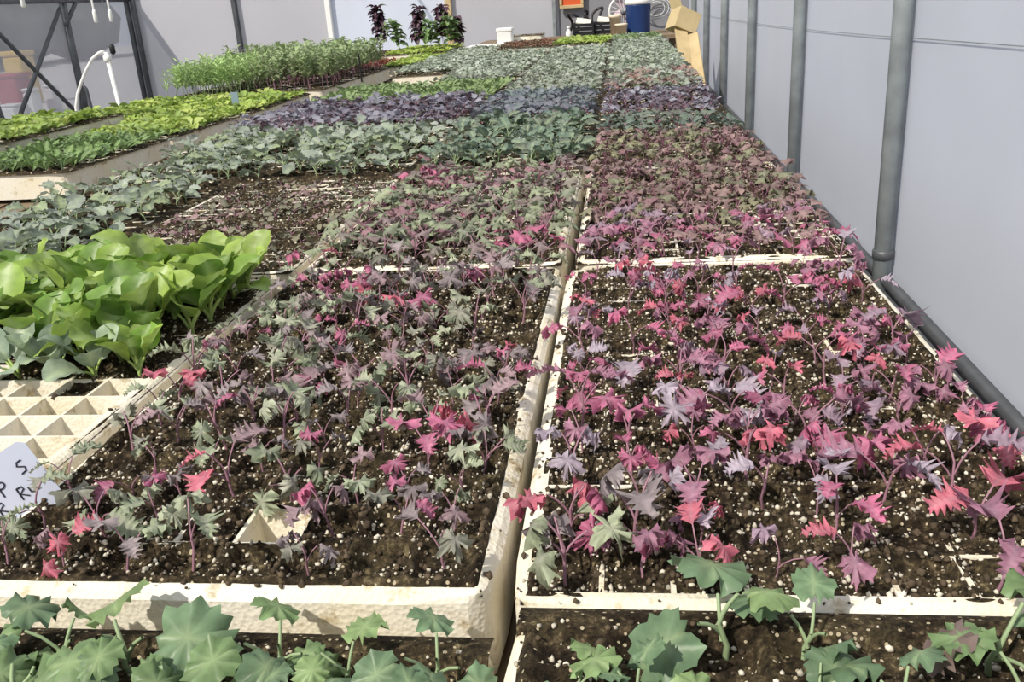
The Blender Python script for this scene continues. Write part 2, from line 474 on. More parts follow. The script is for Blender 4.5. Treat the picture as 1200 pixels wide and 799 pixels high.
def soil_mesh(nx, ny, res, seed, full=1.0, empties=(), spill=0.0, bare=0.0, over=False):
    r = np.random.default_rng(seed)
    gx, gy = nx * res + 1 + 4, ny * res + 1 + 4
    st = P / res
    x = RIM + (np.arange(gx) - 2) * st; y = RIM + (np.arange(gy) - 2) * st
    def dist(v, n):
        u = (v - RIM) / P; d = np.abs(u - np.round(u)) * P
        d[(v < RIM)] = 0; d[(v > RIM + n * P)] = 0
        return d
    c = np.minimum(dist(x, nx)[None, :], dist(y, ny)[:, None])
    sh = (gy, gx)
    nz = vnoise(sh, res * .55, r) * .6 + vnoise(sh, max(1.01, res * .2), r) * .4
    nf = vnoise(sh, max(1.01, res * .11), r)
    nb = vnoise(sh, res * 1.6, r)
    ci = np.clip(((x - RIM) / P).astype(int), 0, nx - 1); cj = np.clip(((y - RIM) / P).astype(int), 0, ny - 1)
    fill = r.uniform(-.0045, .0025, (ny, nx))[cj][:, ci]
    s = np.clip((c - .0012) / .006, 0, 1); s = s * s * (3 - 2 * s)
    hd = .0002 + spill + .0075 * (nb * .6 + nz * .4 - .36) + .0016 * (nf - .5)
    hd = hd - np.clip(.0035 - .0022 * (np.arange(sh[0]) / res)[:, None], 0, .0035) * bare
    hc = -.0052 + fill + .0075 * (nz - .4) + .0026 * (nf - .5) + .0012 * (r.random(sh) - .5)
    h = hd * (1 - s) + hc * s
    edge = np.minimum(np.minimum(np.arange(gx)[None, :], gx - 1 - np.arange(gx)[None, :]), np.minimum(np.arange(gy)[:, None], gy - 1 - np.arange(gy)[:, None]))
    h = np.where(edge < 2, np.minimum(h, -.0010 + .003 * (nz - .4)), h); h = np.where(edge < 1, -.004, h)
    if over:
        h[-5:] = np.maximum(h[-5:], .001 + .003 * nz[-5:])
    X, Y = np.meshgrid(x, y)
    if over: Y[-1] += RIM * .55; h[-1] = -.002
    V = np.stack([X, Y, h], -1).reshape(-1, 3)
    i, j = np.meshgrid(np.arange(gx - 1), np.arange(gy - 1))
    keep = np.ones(i.shape, bool)
    for (a, b) in empties:
        keep &= ~((i >= a * res + 1) & (i <= (a + 1) * res + 2) & (j >= b * res + 1) & (j <= (b + 1) * res + 2))
    i, j = i[keep], j[keep]
    q = np.stack([j * gx + i, j * gx + i + 1, (j + 1) * gx + i + 1, (j + 1) * gx + i], -1)
    return tri_mesh('soil', V, q, [M_SOIL if res > 6 else M_SOILF], smooth=res <= 6), h, (x, y)


ICO = None
def ico():
    t = (1 + 5 ** .5) / 2
    V = np.array([(-1, t, 0), (1, t, 0), (-1, -t, 0), (1, -t, 0), (0, -1, t), (0, 1, t), (0, -1, -t), (0, 1, -t), (t, 0, -1), (t, 0, 1), (-t, 0, -1), (-t, 0, 1)]) / math.sqrt(1 + t * t)
    T = np.array([(0, 11, 5), (0, 5, 1), (0, 1, 7), (0, 7, 10), (0, 10, 11), (1, 5, 9), (5, 11, 4), (11, 10, 2), (10, 7, 6), (7, 1, 8), (3, 9, 4), (3, 4, 2), (3, 2, 6), (3, 6, 8), (3, 8, 9), (4, 9, 5), (2, 4, 11), (6, 2, 10), (8, 6, 7), (9, 8, 1)])
    return V, T
ICO = ico()


def perlite_mesh(n, h, xy, seed, smin=.0005, smax=.0021, skip=None, name='perlite', mat=None, rim=0):
    r = np.random.default_rng(seed); x, y = xy
    ii = r.integers(3, len(x) - 3, n); jj = r.integers(3, len(y) - 3, n)
    c = np.stack([x[ii], y[jj], h[jj, ii]], -1)
    if rim:
        k = r.random((rim, 2)) * [x[-1] + x[0], y[-1] + y[0]]; e = np.minimum(np.minimum(k[:, 0], x[-1] + x[0] - k[:, 0]), np.minimum(k[:, 1], y[-1] + y[0] - k[:, 1]))
        k = k[(e < RIM) & (e > .003)]; c = np.concatenate([c, np.c_[k, np.zeros(len(k))]]); n = len(c)
    if skip is not None:
        k = np.array([not skip(a[0], a[1]) for a in c]); c = c[k]; n = len(c)
    s = smin + (smax - smin) * r.random(n) ** 2.2
    V0, T0 = ICO
    V = V0[None] * (s[:, None, None] * r.uniform(.6, 1.25, (n, 12, 1)) * r.uniform(.7, 1.2, (n, 1, 3))) + c[:, None] + np.array([0, 0, .3])[None, None] * s[:, None, None]
    T = T0[None] + 12 * np.arange(n)[:, None, None]
    return tri_mesh(name, V.reshape(-1, 3), T.reshape(-1, 3), [mat or M_PERL], smooth=False)


BODY = {}
FAR_SOIL = {}
TRAYS = {}


def tray(key, x0, y0, label, nx=8, ny=16, z=TOP, rz=0., detail=None, seed=1, empties=(), perl=2600, group=None, spill=0.0, bare=0.0, over=False):
    t = empty('seedling_tray', (x0, y0, z), rz)
    tag(t, label, 'tray', group or 'foam seedling trays')
    if (nx, ny) not in BODY: BODY[(nx, ny)] = tray_body(nx, ny)
    link('tray_body', BODY[(nx, ny)], t)
    if detail:
        me, h, xy = soil_mesh(nx, ny, detail, seed, empties=empties, spill=spill, bare=bare, over=over)
        s = link('soil', me, t); s['kind'] = 'stuff'
        if perl:
            es = set(empties); sk = (lambda a, b: (int((a - RIM) / P), int((b - RIM) / P)) in es) if es else None
            q = link('perlite', perlite_mesh(perl, h, xy, seed + 50, skip=sk, rim=500), t); q['kind'] = 'stuff'
            q = link('bark_crumbs', perlite_mesh(perl, h, xy, seed + 70, .0008, .0030, skip=sk, name='bark_crumbs', mat=M_CRUMB, rim=900), t); q['kind'] = 'stuff'
    else:
        k = (nx, ny, seed % 3)
        if k not in FAR_SOIL: FAR_SOIL[k] = soil_mesh(nx, ny, 5, 900 + k[2])[0]
        s = link('soil', FAR_SOIL[k], t); s['kind'] = 'stuff'
    TRAYS[key] = (x0, y0, z, rz, nx, ny)
    return t


def cell(key, i, j, jit=.004):
    x0, y0, z, rz, nx, ny = TRAYS[key]
    x = RIM + (i + .5) * P + rng.uniform(-jit, jit); y = RIM + (j + .5) * P + rng.uniform(-jit, jit)
    c, s = math.cos(rz), math.sin(rz)
    return (x0 + c * x - s * y, y0 + s * x + c * y, z - .005)


TL = 16 * P + 2 * RIM; TW = 8 * P + 2 * RIM          # 0.638 x 0.330
ROW = .662
XR, X1, X2, X3 = -.066, -.410, -.750, -1.086
def ry(r): return .400 + ROW * (r - 1)

empt_L1 = [(4, 1)]
empt_L2 = [(i, j) for i in range(8) for j in range(9) if (i, j) not in ((6, 7), (4, 8), (5, 8), (6, 8), (7, 8))]
tray('R0', XR + .004, ry(0) + .0225, 'foam tray at the bottom right edge holding green serrated seedlings', detail=10, seed=11, perl=2200, spill=.002, over=True)
tray('L0', X1 + .012, ry(0) + .006, 'foam tray at the bottom left edge holding green serrated seedlings', detail=10, seed=12, perl=2200, z=TOP - .007, spill=.002, over=True)
tray('K0', X2 - .01, ry(0) + .006, 'foam tray at the bottom left corner beside the green serrated seedlings', detail=10, perl=1500, seed=12, z=TOP - .007, spill=.002, over=True)
tray('R1', XR, ry(1), 'large foam tray of red frilled kale seedlings right of the seam', detail=15, seed=13, perl=6500, rz=.004, bare=.8, spill=.0004)
tray('L1', X1 + .005, ry(1) + .004, 'large foam tray of mixed sage and rose kale left of the seam', detail=15, seed=14, perl=5200, spill=.0012, empties=empt_L1, rz=-.002, z=TOP + .002)
tray('K1', X2, ry(1), 'half emptied foam tray with bok choy and bare white cells', detail=8, seed=15, perl=900, empties=empt_L2)
tray('R2', XR + .003, ry(2), 'foam tray of dull brown purple kale beside the plastic wall', detail=8, seed=16, perl=2200)
tray('L2', X1 + .004, ry(2), 'foam tray of dense sage and pink kale behind the front left tray', detail=8, seed=17, perl=1500)
tray('K2', X2 + .002, ry(2), 'foam tray of tiny sparse brownish seedlings behind the bok choy', detail=8, seed=18, perl=3000)
NAMES = {'R': 'right column by the plastic wall', 'L': 'column left of the seam', 'K': 'third column from the plastic wall', 'J': 'fourth column from the plastic wall'}
ORD = ['zeroth', 'first', 'second', 'third', 'fourth', 'fifth', 'sixth', 'seventh', 'eighth', 'ninth', 'tenth', 'eleventh', 'twelfth', 'thirteenth', 'fourteenth', 'fifteenth', 'sixteenth']
for c, x in (('R', XR), ('L', X1), ('K', X2), ('J', X3)):
    for r in range(1, 11):
        k = c + str(r)
        if k in TRAYS: continue
        if c == 'J' and r == 6: continue
        if c in 'JK' and r > 9: continue
        zz = TOP + (.034 if k in ('L9', 'K9') else 0)
        tray(k, x + rng.uniform(-.002, .002) + (.007 if c == 'L' else 0), ry(r) + rng.uniform(-.003, .006), 'foam tray, %s one back in the %s' % (ORD[r], NAMES[c]), seed=r + ord(c), z=zz)

# left bench
XA, XB = -1.586, -1.925
tray('A1', XA, 1.95, 'nearest foam tray on the left bench with dark green shoots', ny=13, seed=2)
tray('A2', XA, 2.495, 'second foam tray on the left bench with bright lettuce', ny=13, seed=3)
tray('A3', XA + .004, 3.05, 'third foam tray on the left bench beside the bluish tag', ny=16, seed=4)
tray('B1', XB - .005, 1.66, 'raised foam tray of lettuce at the far left edge', ny=15, seed=2, z=TOP + .036)
tray('B2', XB - .005, 2.27, 'raised foam tray with pale rim behind the dark green shoots', ny=15, seed=3, z=TOP + .036)
tray('B3', XB, 2.90, 'lettuce foam tray on the left bench in front of feathery greens', ny=20, seed=4)
tray('B4', XB, 3.76, 'foam tray full of tall feathery greens on the left bench', seed=5)
tray('A4', XA, 3.87, 'foam tray of tall bushy herbs on the left bench, nearer one', seed=6)
tray('B5', XB, 4.43, 'foam tray behind the feathery greens with bushy herbs', seed=7)
tray('A5', XA, 4.54, 'foam tray of tall bushy herbs beside the dark thin stake', seed=8, ny=13)
tray('C1', -1.30, 5.10, 'foam tray with bright cream front and yellow green seedlings', nx=6, ny=20, seed=8)
tray('A6', -1.65, 5.12, 'foam tray of small reddish seedlings behind the bushy herbs', seed=8, ny=12)
tray('A7', -1.63, 6.40, 'foam tray of small green seedlings beside the tall purple plants', nx=11, ny=20, seed=6)
tray('B7', -1.98, 6.40, 'foam tray holding the tall dark purple plants', ny=20, seed=7)


# ------------------------------------------------------------------ leaves
def leaf_geo(n, cols, wid, wfun, lobe, lobe_var, shift, cup, droop, ruffle, seed, notch=0.0):
    """strip leaf along +Y, unit length; returns V, T(tris), rib"""
    r = np.random.default_rng(seed)
    us = np.linspace(-1, 1, cols)
    V = []; rib = []
    ang = 0.
    yy, zz = 0., 0.
    ph = r.uniform(0, 6.28)
    for i in range(n + 1):
        t = i / n
        if i:
            ang = -droop * t ** 1.3
            yy += math.cos(ang) / n; zz += math.sin(ang) / n
        hw0 = wid * wfun(t)
        f = [1., 1.]
        if 0 < i < n:
            for s in range(2):
                odd = (i + s) % 2
                f[s] = (1 + lobe * .35 if odd else 1 - lobe) * (1 + r.uniform(-lobe_var, lobe_var))
        for u in us:
            s = 0 if u < 0 else 1
            e = abs(u)
            hw = hw0 * (f[s] if e > .8 else (min(1, 1 - lobe * .75)))
            x = u * hw
            dy = shift * e * e * (f[s] - .6) if 0 < i < n else 0.
            z = cup * (abs(x) / wid) ** 2 * wid + ruffle * e * (math.sin(i * 2.4 + ph + s * 2) * .6 + r.uniform(-.6, .6)) * (1 if i else 0)
            V.append((x, yy + dy * math.cos(ang) - z * math.sin(ang), zz + dy * math.sin(ang) + z * math.cos(ang)))
            rib.append(1 - e)
    T = []
    for i in range(n):
        for k in range(cols - 1):
            a = i * cols + k; b = a + 1; c = a + cols + 1; d = a + cols
            T += [(a, b, c), (a, c, d)]
    return np.array(V), np.array(T), np.array(rib)


def leaf_radial(nl, aspect, tip, sinus, var, droop, ruffle, seed, big=.18, bend=.5, frill=False):
    """broad lobed leaf: base at the origin, tip along +Y, unit length"""
    r = np.random.default_rng(seed)
    pat = [sinus, .86 * tip, .74 * tip, tip, .76 * tip, .88 * tip] if frill else [sinus, tip]
    na = len(pat) * nl
    lobe = 1 + r.uniform(-var, var, nl + 1)
    V = [(0, .5, 0.)]; rib = [1.]
    ph = r.uniform(0, 6.28)
    out = []
    for k in range(na):
        th = -PI / 2 + 2 * PI * (k + .5) / na
        f = pat[k % len(pat)] * lobe[k // len(pat)] * (1 + r.uniform(-var, var) * (.35 if frill else 1)) * (1 + big * math.cos(5 * (th - PI / 2)))
        f *= .72 + .28 * min(1., abs((th + PI / 2 + PI) % (2 * PI) - PI) / .9)
        out.append((th, f, r.uniform(-1, 1)))
    for ring, (q, rb) in enumerate(((.42, .45), (.72, .18), (1., 0.))):
        for k, (th, f, z) in enumerate(out):
            g = q * (.62 + .38 * f) if ring == 0 else (q * (.35 + .65 * f) if ring == 1 else f)
            x = .5 * aspect * g * math.cos(th); y = .5 * g * math.sin(th)
            zz = -droop * q * q * .5 + ruffle * q * q * (math.sin(k * (.62 if frill else 1.7) + ph) * .6 + z * (.6 if frill else 1))
            V.append((x, .5 + y, zz)); rib.append(max(rb, 1 - abs(x) / .12 if q < 1 else 0) if y > -.45 else rb)
    W = []
    for x, y, z in V:                                  # bend the blade along its length
        a = -bend * max(0., y); W.append((x, y * math.cos(a * .6) - z * math.sin(a), y * math.sin(a * .6) + z * math.cos(a)))
    T = []
    for k in range(na):
        k2 = (k + 1) % na; T.append((0, 1 + k, 1 + k2))
        for g in range(2):
            a, b = 1 + g * na + k, 1 + g * na + k2; c, d = b + na, a + na
            T += [(a, d, c), (a, c, b)]
    return np.array(W), np.array(T), np.array(rib)


w_kale = lambda t: (math.sin(PI * min(1, (t * .96 + .04)) ** .85)) ** .65 if 0 < t < 1 else .05
w_round = lambda t: (math.sin(PI * (t * .93 + .04) ** .8)) ** .55
w_spoon = lambda t: (math.sin(PI * (t * .95 + .03) ** 1.25)) ** .62
w_lanc = lambda t: (math.sin(PI * (t * .97 + .02))) ** .9

LEAF = {}
LEAF['kale'] = [leaf_radial(7 + s % 3, .76 + .09 * (s % 3), 1.14, .30, .22, .10 + .10 * (s % 4), .25, 100 + s, big=.12, bend=.4 + .4 * (s % 4), frill=True) for s in range(8)]
LEAF['kale'] += [leaf_geo(16, 5, .36, w_kale, .5, .25, .12, .3 + .1 * (s % 3), .7 + .35 * (s % 3), .13, 120 + s) for s in range(5)]
LEAF['kale_mid'] = [leaf_radial(8, .82, 1.12, .52, .26, .2, .18, 140 + s, big=.22, bend=.4 + .35 * (s % 3)) for s in range(6)]
LEAF['serr'] = [leaf_radial(17, .80 + .08 * (s % 2), 1.03, .90, .05, .08 + .08 * (s % 3), .09, 160 + s, big=.05, bend=.15 + .25 * (s % 4)) for s in range(8)]
LEAF['broc'] = [leaf_geo(9, 5, .36, w_round, .07, .08, .02, .35, .3 + .25 * (s % 4), .07, 180 + s) for s in range(6)]
LEAF['bok'] = [leaf_geo(10, 5, .41, w_spoon, 0., .03, 0., .30 + .12 * (s % 3), .1 + .3 * (s % 4), .035, 200 + s) for s in range(8)]
LEAF['low'] = [leaf_geo(5, 3, .40, w_round, .15, .15, .03, .35, .35 + .3 * (s % 3), .08, 220 + s) for s in range(5)]
LEAF['lett'] = [leaf_geo(5, 3, .34, w_spoon, .08, .1, .0, .4, .3 + .3 * (s % 3), .06, 240 + s) for s in range(5)]
LEAF['lanc'] = [leaf_geo(4, 3, .2, w_lanc, .1, .1, 0, .3, .4, .05, 260 + s) for s in range(4)]
LEAF['basil'] = [leaf_geo(5, 3, .3, w_lanc, .05, .1, 0, .5, .9, .05, 270 + s) for s in range(4)]
LMESH = {}


def leaf_mesh(kind, i, mat):
    k = (kind, i, mat.name)
    if k not in LMESH:
        V, T, rb = LEAF[kind][i]
        LMESH[k] = tri_mesh('leaf', V, T, [mat], True, None, rb)
    return LMESH[k]


# ------------------------------------------------------------------ plant architectures
def tube_geo(pts, rad, n=5):
    b = MB().tube(pts, rad, n, caps=False)
    T = []
    for f in b.F: T += [(f[0], f[1], f[2]), (f[0], f[2], f[3])]
    return np.array([tuple(v) for v in b.V]), np.array(T)


def arch(seed, leafkind, nl, stem_h, pet, lean, blade, droop, srad=.0011, prad=.0008, seg=4, sides=5, low=.35):
    """one plant: stem + petioles as one mesh, and leaf matrices. lengths in metres, lean = petiole angle from vertical"""
    r = np.random.default_rng(seed)
    SV, ST = [], []; n0 = 0
    def add(V, T):
        nonlocal n0
        SV.append(V); ST.append(T + n0); n0 += len(V)
    top = Vector((r.uniform(-.15, .15) * stem_h, r.uniform(-.15, .15) * stem_h, stem_h))
    base = Vector((0, 0, -.004))
    add(*tube_geo([base, base.lerp(top, .5) + Vector((r.uniform(-.002, .002), r.uniform(-.002, .002), 0)), top], [srad * 1.15, srad, srad * .9], sides))
    leaves = []
    a0 = r.uniform(0, 6.28)
    for k in range(nl):
        az = a0 + k * 2.4 + r.uniform(-.35, .35)
        fr = 1 - (1 - low) * (1 - (k + 1) / nl) if nl > 1 else 1
        st = base.lerp(top, fr)
        age = 1 - .35 * k / max(1, nl - 1)            # lower leaves are older: longer, more spread
        ln = lean * (.55 + .6 * age) * r.uniform(.75, 1.2)
        pl = pet * age * r.uniform(.75, 1.2); bl = blade * (.65 + .4 * age) * r.uniform(.8, 1.2)
        d = Vector((math.cos(az), math.sin(az), 0))
        pts = []
        for i in range(seg):
            t = i / (seg - 1); th = ln * (.35 + .95 * t)
            if i == 0: p = st.copy()
            else: p = pts[-1] + (d * math.sin(th) + Vector((0, 0, math.cos(th)))) * pl / (seg - 1)
            pts.append(p)
        add(*tube_geo(pts, [prad * 1.1 - .25 * prad * i / (seg - 1) for i in range(seg)], sides))
        th = ln * 1.3 + droop * r.uniform(.5, 1.3)
        y = (d * math.sin(th) + Vector((0, 0, math.cos(th)))).normalized()
        x = y.cross(Vector((0, 0, 1))).normalized()
        x = (Matrix.Rotation(r.uniform(-.5, .5), 3, y) @ x).normalized()
        z = x.cross(y).normalized()
        m = Matrix(((x.x, y.x, z.x, pts[-1].x), (x.y, y.y, z.y, pts[-1].y), (x.z, y.z, z.z, pts[-1].z), (0, 0, 0, 1)))
        m = m @ Matrix.Diagonal((bl, bl, bl, 1))
        leaves.append((m, int(r.integers(len(LEAF[leafkind])))))
    return dict(stemV=np.concatenate(SV), stemT=np.concatenate(ST), leaves=leaves, leafkind=leafkind)


class Kind:
    def __init__(s, name, category, variants, leafmat, stemmat, stemcol, label, group):
        s.name, s.category, s.variants, s.leafmat, s.stemmat, s.stemcol, s.label, s.group = name, category, variants, leafmat, stemmat, stemcol, label, group
        s.items = []; s.stem_me = {}; s.one_me = {}; s.geo = {}
    def put(s, pos, scale, cols, label=None, tilt=.2):
        s.items.append((Vector(pos), rng.uniform(0, 6.28), scale, cols, label, rng.uniform(-tilt, tilt), rng.uniform(-tilt, tilt), int(rng.integers(len(s.variants)))))
    def geometry(s, v):
        if v not in s.geo:
            a = s.variants[v]; V = [a['stemV']]; T = [a['stemT']]; lf = [np.zeros(len(a['stemV']))]; rb = [np.zeros(len(a['stemV']))]; n = len(a['stemV']); ft = [np.ones(len(a['stemT']), int)]
            for m, li in a['leaves']:
                lv, lt, lr = LEAF[a['leafkind']][li]; mm = np.array(m)
                V.append(lv @ mm[:3, :3].T + mm[:3, 3]); T.append(lt + n); n += len(lv); lf.append(np.ones(len(lv))); rb.append(lr); ft.append(np.zeros(len(lt), int))
            s.geo[v] = (np.concatenate(V), np.concatenate(T), np.concatenate(lf), np.concatenate(rb), np.concatenate(ft))
        return s.geo[v]
    def flush(s, parts_within, cap=300):
        s.items.sort(key=lambda it: (it[0] - Vector((0, 0, CZ))).length)
        for it in s.items[:cap]:
            pos, rz, sc, cols, label, tx, ty, v = it
            d = (pos - Vector((0, 0, CZ))).length
            a = s.variants[v]
            if d < parts_within:
                t = link(s.name, None); t.empty_display_size = .01
                if v not in s.stem_me: s.stem_me[v] = tri_mesh('stem', a['stemV'], a['stemT'], [s.stemmat])
                link('stem', s.stem_me[v], t)
                for m, li in a['leaves']:
                    o = link('leaf', leaf_mesh(a['leafkind'], li, s.leafmat), t); o.matrix_local = m
                    c = cols[int(rng.integers(len(cols)))]; f = rng.uniform(.82, 1.15)
                    o.color = (c[0] * f, c[1] * f, c[2] * f, 1)
            else:
                if v not in s.one_me:
                    V, T, lf, rb, ft = s.geometry(v)
                    me = tri_mesh(s.name, V, T, [s.leafmat, s.stemmat], True, None, rb)
                    me.polygons.foreach_set('material_index', ft.astype(np.int32)); s.one_me[v] = me
                t = link(s.name, s.one_me[v])
                c = cols[int(rng.integers(len(cols)))]; f = rng.uniform(.8, 1.15); t.color = (c[0] * f, c[1] * f, c[2] * f, 1)
            t.location = pos; t.rotation_euler = (tx, ty, rz); t.scale = (sc, sc, sc)
            tag(t, label or s.label, s.category, s.group)
        rest = s.items[cap:]
        if rest:
            VV, TT, CC, RR = [], [], [], []; n = 0
            for pos, rz, sc, cols, label, tx, ty, v in rest:
                V, T, lf, rb, ft = s.geometry(v)
                R = np.array(Matrix.Rotation(rz, 3, 'Z') @ Matrix.Rotation(tx, 3, 'X')) * sc
                VV.append(V @ R.T + np.array(pos)); TT.append(T + n); n += len(V)
                c = np.array(cols[int(rng.integers(len(cols)))]) * rng.uniform(.8, 1.15)
                CC.append(np.where(lf[:, None] > .5, c[None], np.array(s.stemcol)[None])); RR.append(rb * lf)
            me = tri_mesh(s.name, np.concatenate(VV), np.concatenate(TT), [M_LEAFA], True, np.concatenate(CC), np.concatenate(RR))
            o = link(s.name + 's', me); tag(o, 'massed farther ' + s.group, s.category); o['kind'] = 'stuff'


RED = [lin(208, 116, 134), lin(198, 114, 146), lin(188, 112, 142), lin(174, 124, 146), lin(168, 144, 160), lin(184, 170, 184)]
MIX = [lin(170, 178, 148), lin(160, 170, 142), lin(180, 186, 160), lin(160, 148, 150), lin(166, 140, 146), lin(196, 116, 128), lin(144, 132, 134), lin(156, 156, 140)]
SAGE_PINK = [lin(150, 160, 130), lin(158, 166, 136), lin(142, 150, 126), lin(150, 132, 132), lin(160, 122, 130), lin(140, 132, 122)]
BROWN = [lin(158, 130, 128), lin(144, 142, 112), lin(138, 114, 112), lin(128, 106, 104), lin(128, 128, 104), lin(142, 108, 114), lin(122, 118, 98), lin(150, 124, 120)]
TEAL = [lin(146, 156, 142), lin(154, 164, 150), lin(164, 172, 162), lin(130, 142, 122), lin(146, 158, 126)]
TEALD = [lin(108, 128, 114), lin(118, 138, 120), lin(122, 136, 122), lin(112, 120, 106)]
PURP = [lin(112, 104, 120), lin(126, 122, 138), lin(92, 80, 92), lin(146, 146, 160), lin(104, 86, 96), lin(158, 158, 170)]
PURL = [lin(124, 130, 142), lin(134, 140, 150), lin(112, 118, 130), lin(116, 130, 130)]
SAGE = [lin(158, 168, 150), lin(168, 178, 162), lin(144, 156, 134), lin(180, 188, 174)]
GRASS = [lin(128, 150, 96), lin(136, 158, 104), lin(116, 140, 90)]
LETT = [lin(166, 186, 88), lin(152, 176, 78), lin(178, 194, 100), lin(138, 162, 76)]
DARKSH = [lin(112, 142, 82), lin(122, 152, 88), lin(104, 130, 80)]
BOK = [lin(142, 170, 76), lin(128, 162, 68), lin(158, 182, 90), lin(112, 146, 64)]
CABB = [lin(156, 172, 148), lin(148, 166, 144)]
SERR = [lin(124, 150, 102), lin(118, 144, 110), lin(136, 160, 108), lin(112, 138, 104)]

K_RED = Kind('kale_seedling', 'seedling', [arch(300 + i, 'kale', 2 + i % 3, .018 + .003 * (i % 4), .027, .62, .0255, .75, .0009, .00062) for i in range(12)],
             M_LEAF, M_STEMP, lin(150, 92, 122), None, 'frilled kale seedlings in the two front trays')
K_MID = Kind('kale_seedling', 'seedling', [arch(330 + i, 'kale_mid', 3 + i % 3, .018 + .003 * (i % 3), .022, .65, .026, .7, .0008, .0006, seg=3, sides=4) for i in range(10)],
             M_LEAF, M_STEMP, lin(140, 92, 112), 'small frilled kale seedling in the second row of trays', 'frilled kale seedlings in the second row of trays')
K_TINY = Kind('tiny_seedling', 'seedling', [arch(350 + i, 'low', 3, .008, .008, .9, .013, .6, .0007, .0005, 3, 4) for i in range(6)],
              M_LEAF, M_STEMP, lin(120, 86, 98), 'tiny brownish purple seedling in the sparse tray behind bok choy', 'tiny seedlings in the sparse tray')
K_SERR = Kind('serrated_seedling', 'seedling', [arch(370 + i, 'serr', 3 + i % 2, .016, .024, .72, .033, .75, .0013, .001) for i in range(8)],
              M_LEAFG, M_STEMG, lin(140, 160, 110), None, 'green serrated seedlings along the bottom edge')
K_BROC = Kind('broccoli_seedling', 'seedling', [arch(390 + i, 'broc', 4 + i % 2, .020, .022, .6, .030, .5, .0013, .001, 3, 4) for i in range(8)],
              M_LEAFG, M_STEMG, lin(120, 140, 110), 'blue green broad leaved seedling in the broccoli trays left of centre', 'blue green broad leaved seedlings')
K_PURP = Kind('purple_seedling', 'seedling', [arch(410 + i, 'low', 5 + i % 2, .022, .022, .55, .027, .5, .0012, .0009, 3, 4) for i in range(8)],
              M_LEAF, M_STEMP, lin(100, 70, 90), 'dusky purple broad leaved seedling in the purple band', 'purple seedlings across the middle')
K_SAGE = Kind('grey_green_seedling', 'seedling', [arch(430 + i, 'low', 5 + i % 2, .018, .020, .6, .025, .45, .001, .0008, 3, 4) for i in range(8)],
              M_LEAF, M_STEMG, lin(112, 126, 100), 'grey green seedling in the far trays beyond the purple band', 'grey green seedlings in the far trays')
K_LETT = Kind('lettuce_seedling', 'seedling', [arch(450 + i, 'lett', 5, .006, .008, .6, .034, .3, .001, .0008, 3, 4) for i in range(6)],
              M_LEAFG, M_STEMG, lin(150, 175, 90), 'bright yellow green lettuce seedling on the left bench', 'lettuce seedlings on the left bench')
K_SHOOT = Kind('green_shoot', 'seedling', [arch(460 + i, 'lanc', 5, .006, .006, .45, .036, .2, .0009, .0007, 3, 4) for i in range(6)],
               M_LEAFG, M_STEMG, lin(120, 150, 80), 'narrow leaved green shoot standing upright in a foam tray', 'narrow green shoots')
K_BOK = Kind('bok_choy', 'bok choy', [arch(480 + i, 'bok', 5 + i % 3, .008, .030, .52, .050, -.05, .0022, .0018, 4, 6, .1) for i in range(8)],
             M_LEAFG, M_STEMW, lin(190, 205, 140), None, 'bok choy seedlings in the half emptied tray')


def o(n): return ORD[n]


def colour_word(cols):
    c = cols[0]
    if c[0] > 2.2 * c[1]: return 'red'
    if c[1] > c[0] * 1.1: return 'sage'
    return 'mauve'


# front right tray: red kale in nearly every cell
for j in range(16):
    for i in range(8):
        if rng.random() < .17: continue
        base = [RED[0], RED[1], RED[2], RED[3], RED[3], RED[4], RED[5]]
        cols = [base[int(k)] for k in rng.integers(0, 7, 3)]
        if j < 2 and rng.random() < .3: cols = [MIX[0], MIX[3]]
        K_RED.put(cell('R1', i, j), rng.uniform(.6, 1.06) * (1.06 if j < 7 else .93), cols,
                  '%s frilled kale in tray right of seam, %s row back, %s cell from seam' % (colour_word(cols), o(j + 1), o(i + 1)))
# front left tray: sage, mauve, rose
for j in range(16):
    for i in range(8):
        if rng.random() < .13 or (i, j) in empt_L1: continue
        u = rng.random()
        if u < .20: cols = [RED[0], RED[1], MIX[4]]
        elif u < .55: cols = [MIX[0], MIX[2], MIX[1], MIX[7]]
        elif u < .8: cols = [MIX[1], MIX[3], MIX[4]]
        else: cols = [MIX[3], MIX[6], MIX[7], RED[2]]
        K_RED.put(cell('L1', i, j), rng.uniform(.6, 1.02), cols,
                  '%s frilled kale in tray left of seam, %s row back, %s cell from seam' % (colour_word(cols), o(j + 1), o(8 - i)))
K_RED.flush(9, 300)

for k, pal, den, smin, smax in (('R2', BROWN, .97, .7, 1.05), ('L2', SAGE_PINK, .97, .8, 1.2)):
    for j in range(16):
        for i in range(8):
            if rng.random() > den: continue
            p = list(pal)
            if k == 'R2' and j < 5: p = RED[2:5] + BROWN[:2]
            if k == 'L2' and rng.random() < .05: p = [RED[1], RED[2]]
            K_MID.put(cell(k, i, j), rng.uniform(smin, smax), [p[int(q)] for q in rng.integers(0, len(p), 3)],
                      'small kale in second tray %s of seam, %s row back, %s cell from seam' % (('right', o(j + 1), o(i + 1)) if k == 'R2' else ('left', o(j + 1), o(8 - i))))
for j in range(8):
    for i in range(8): K_MID.put(cell('R3', i, j), rng.uniform(.7, 1.0), [BROWN[int(q)] for q in rng.integers(0, 8, 3)])
K_MID.flush(1.9, 100)

for j in range(16):
    for i in range(8):
        for q in range(2):
            if rng.random() < .62: K_TINY.put(cell('K2', i, j, .013), rng.uniform(.7, 1.3), [BROWN[0], BROWN[1], BROWN[4], lin(110, 112, 90)])
K_TINY.flush(0)

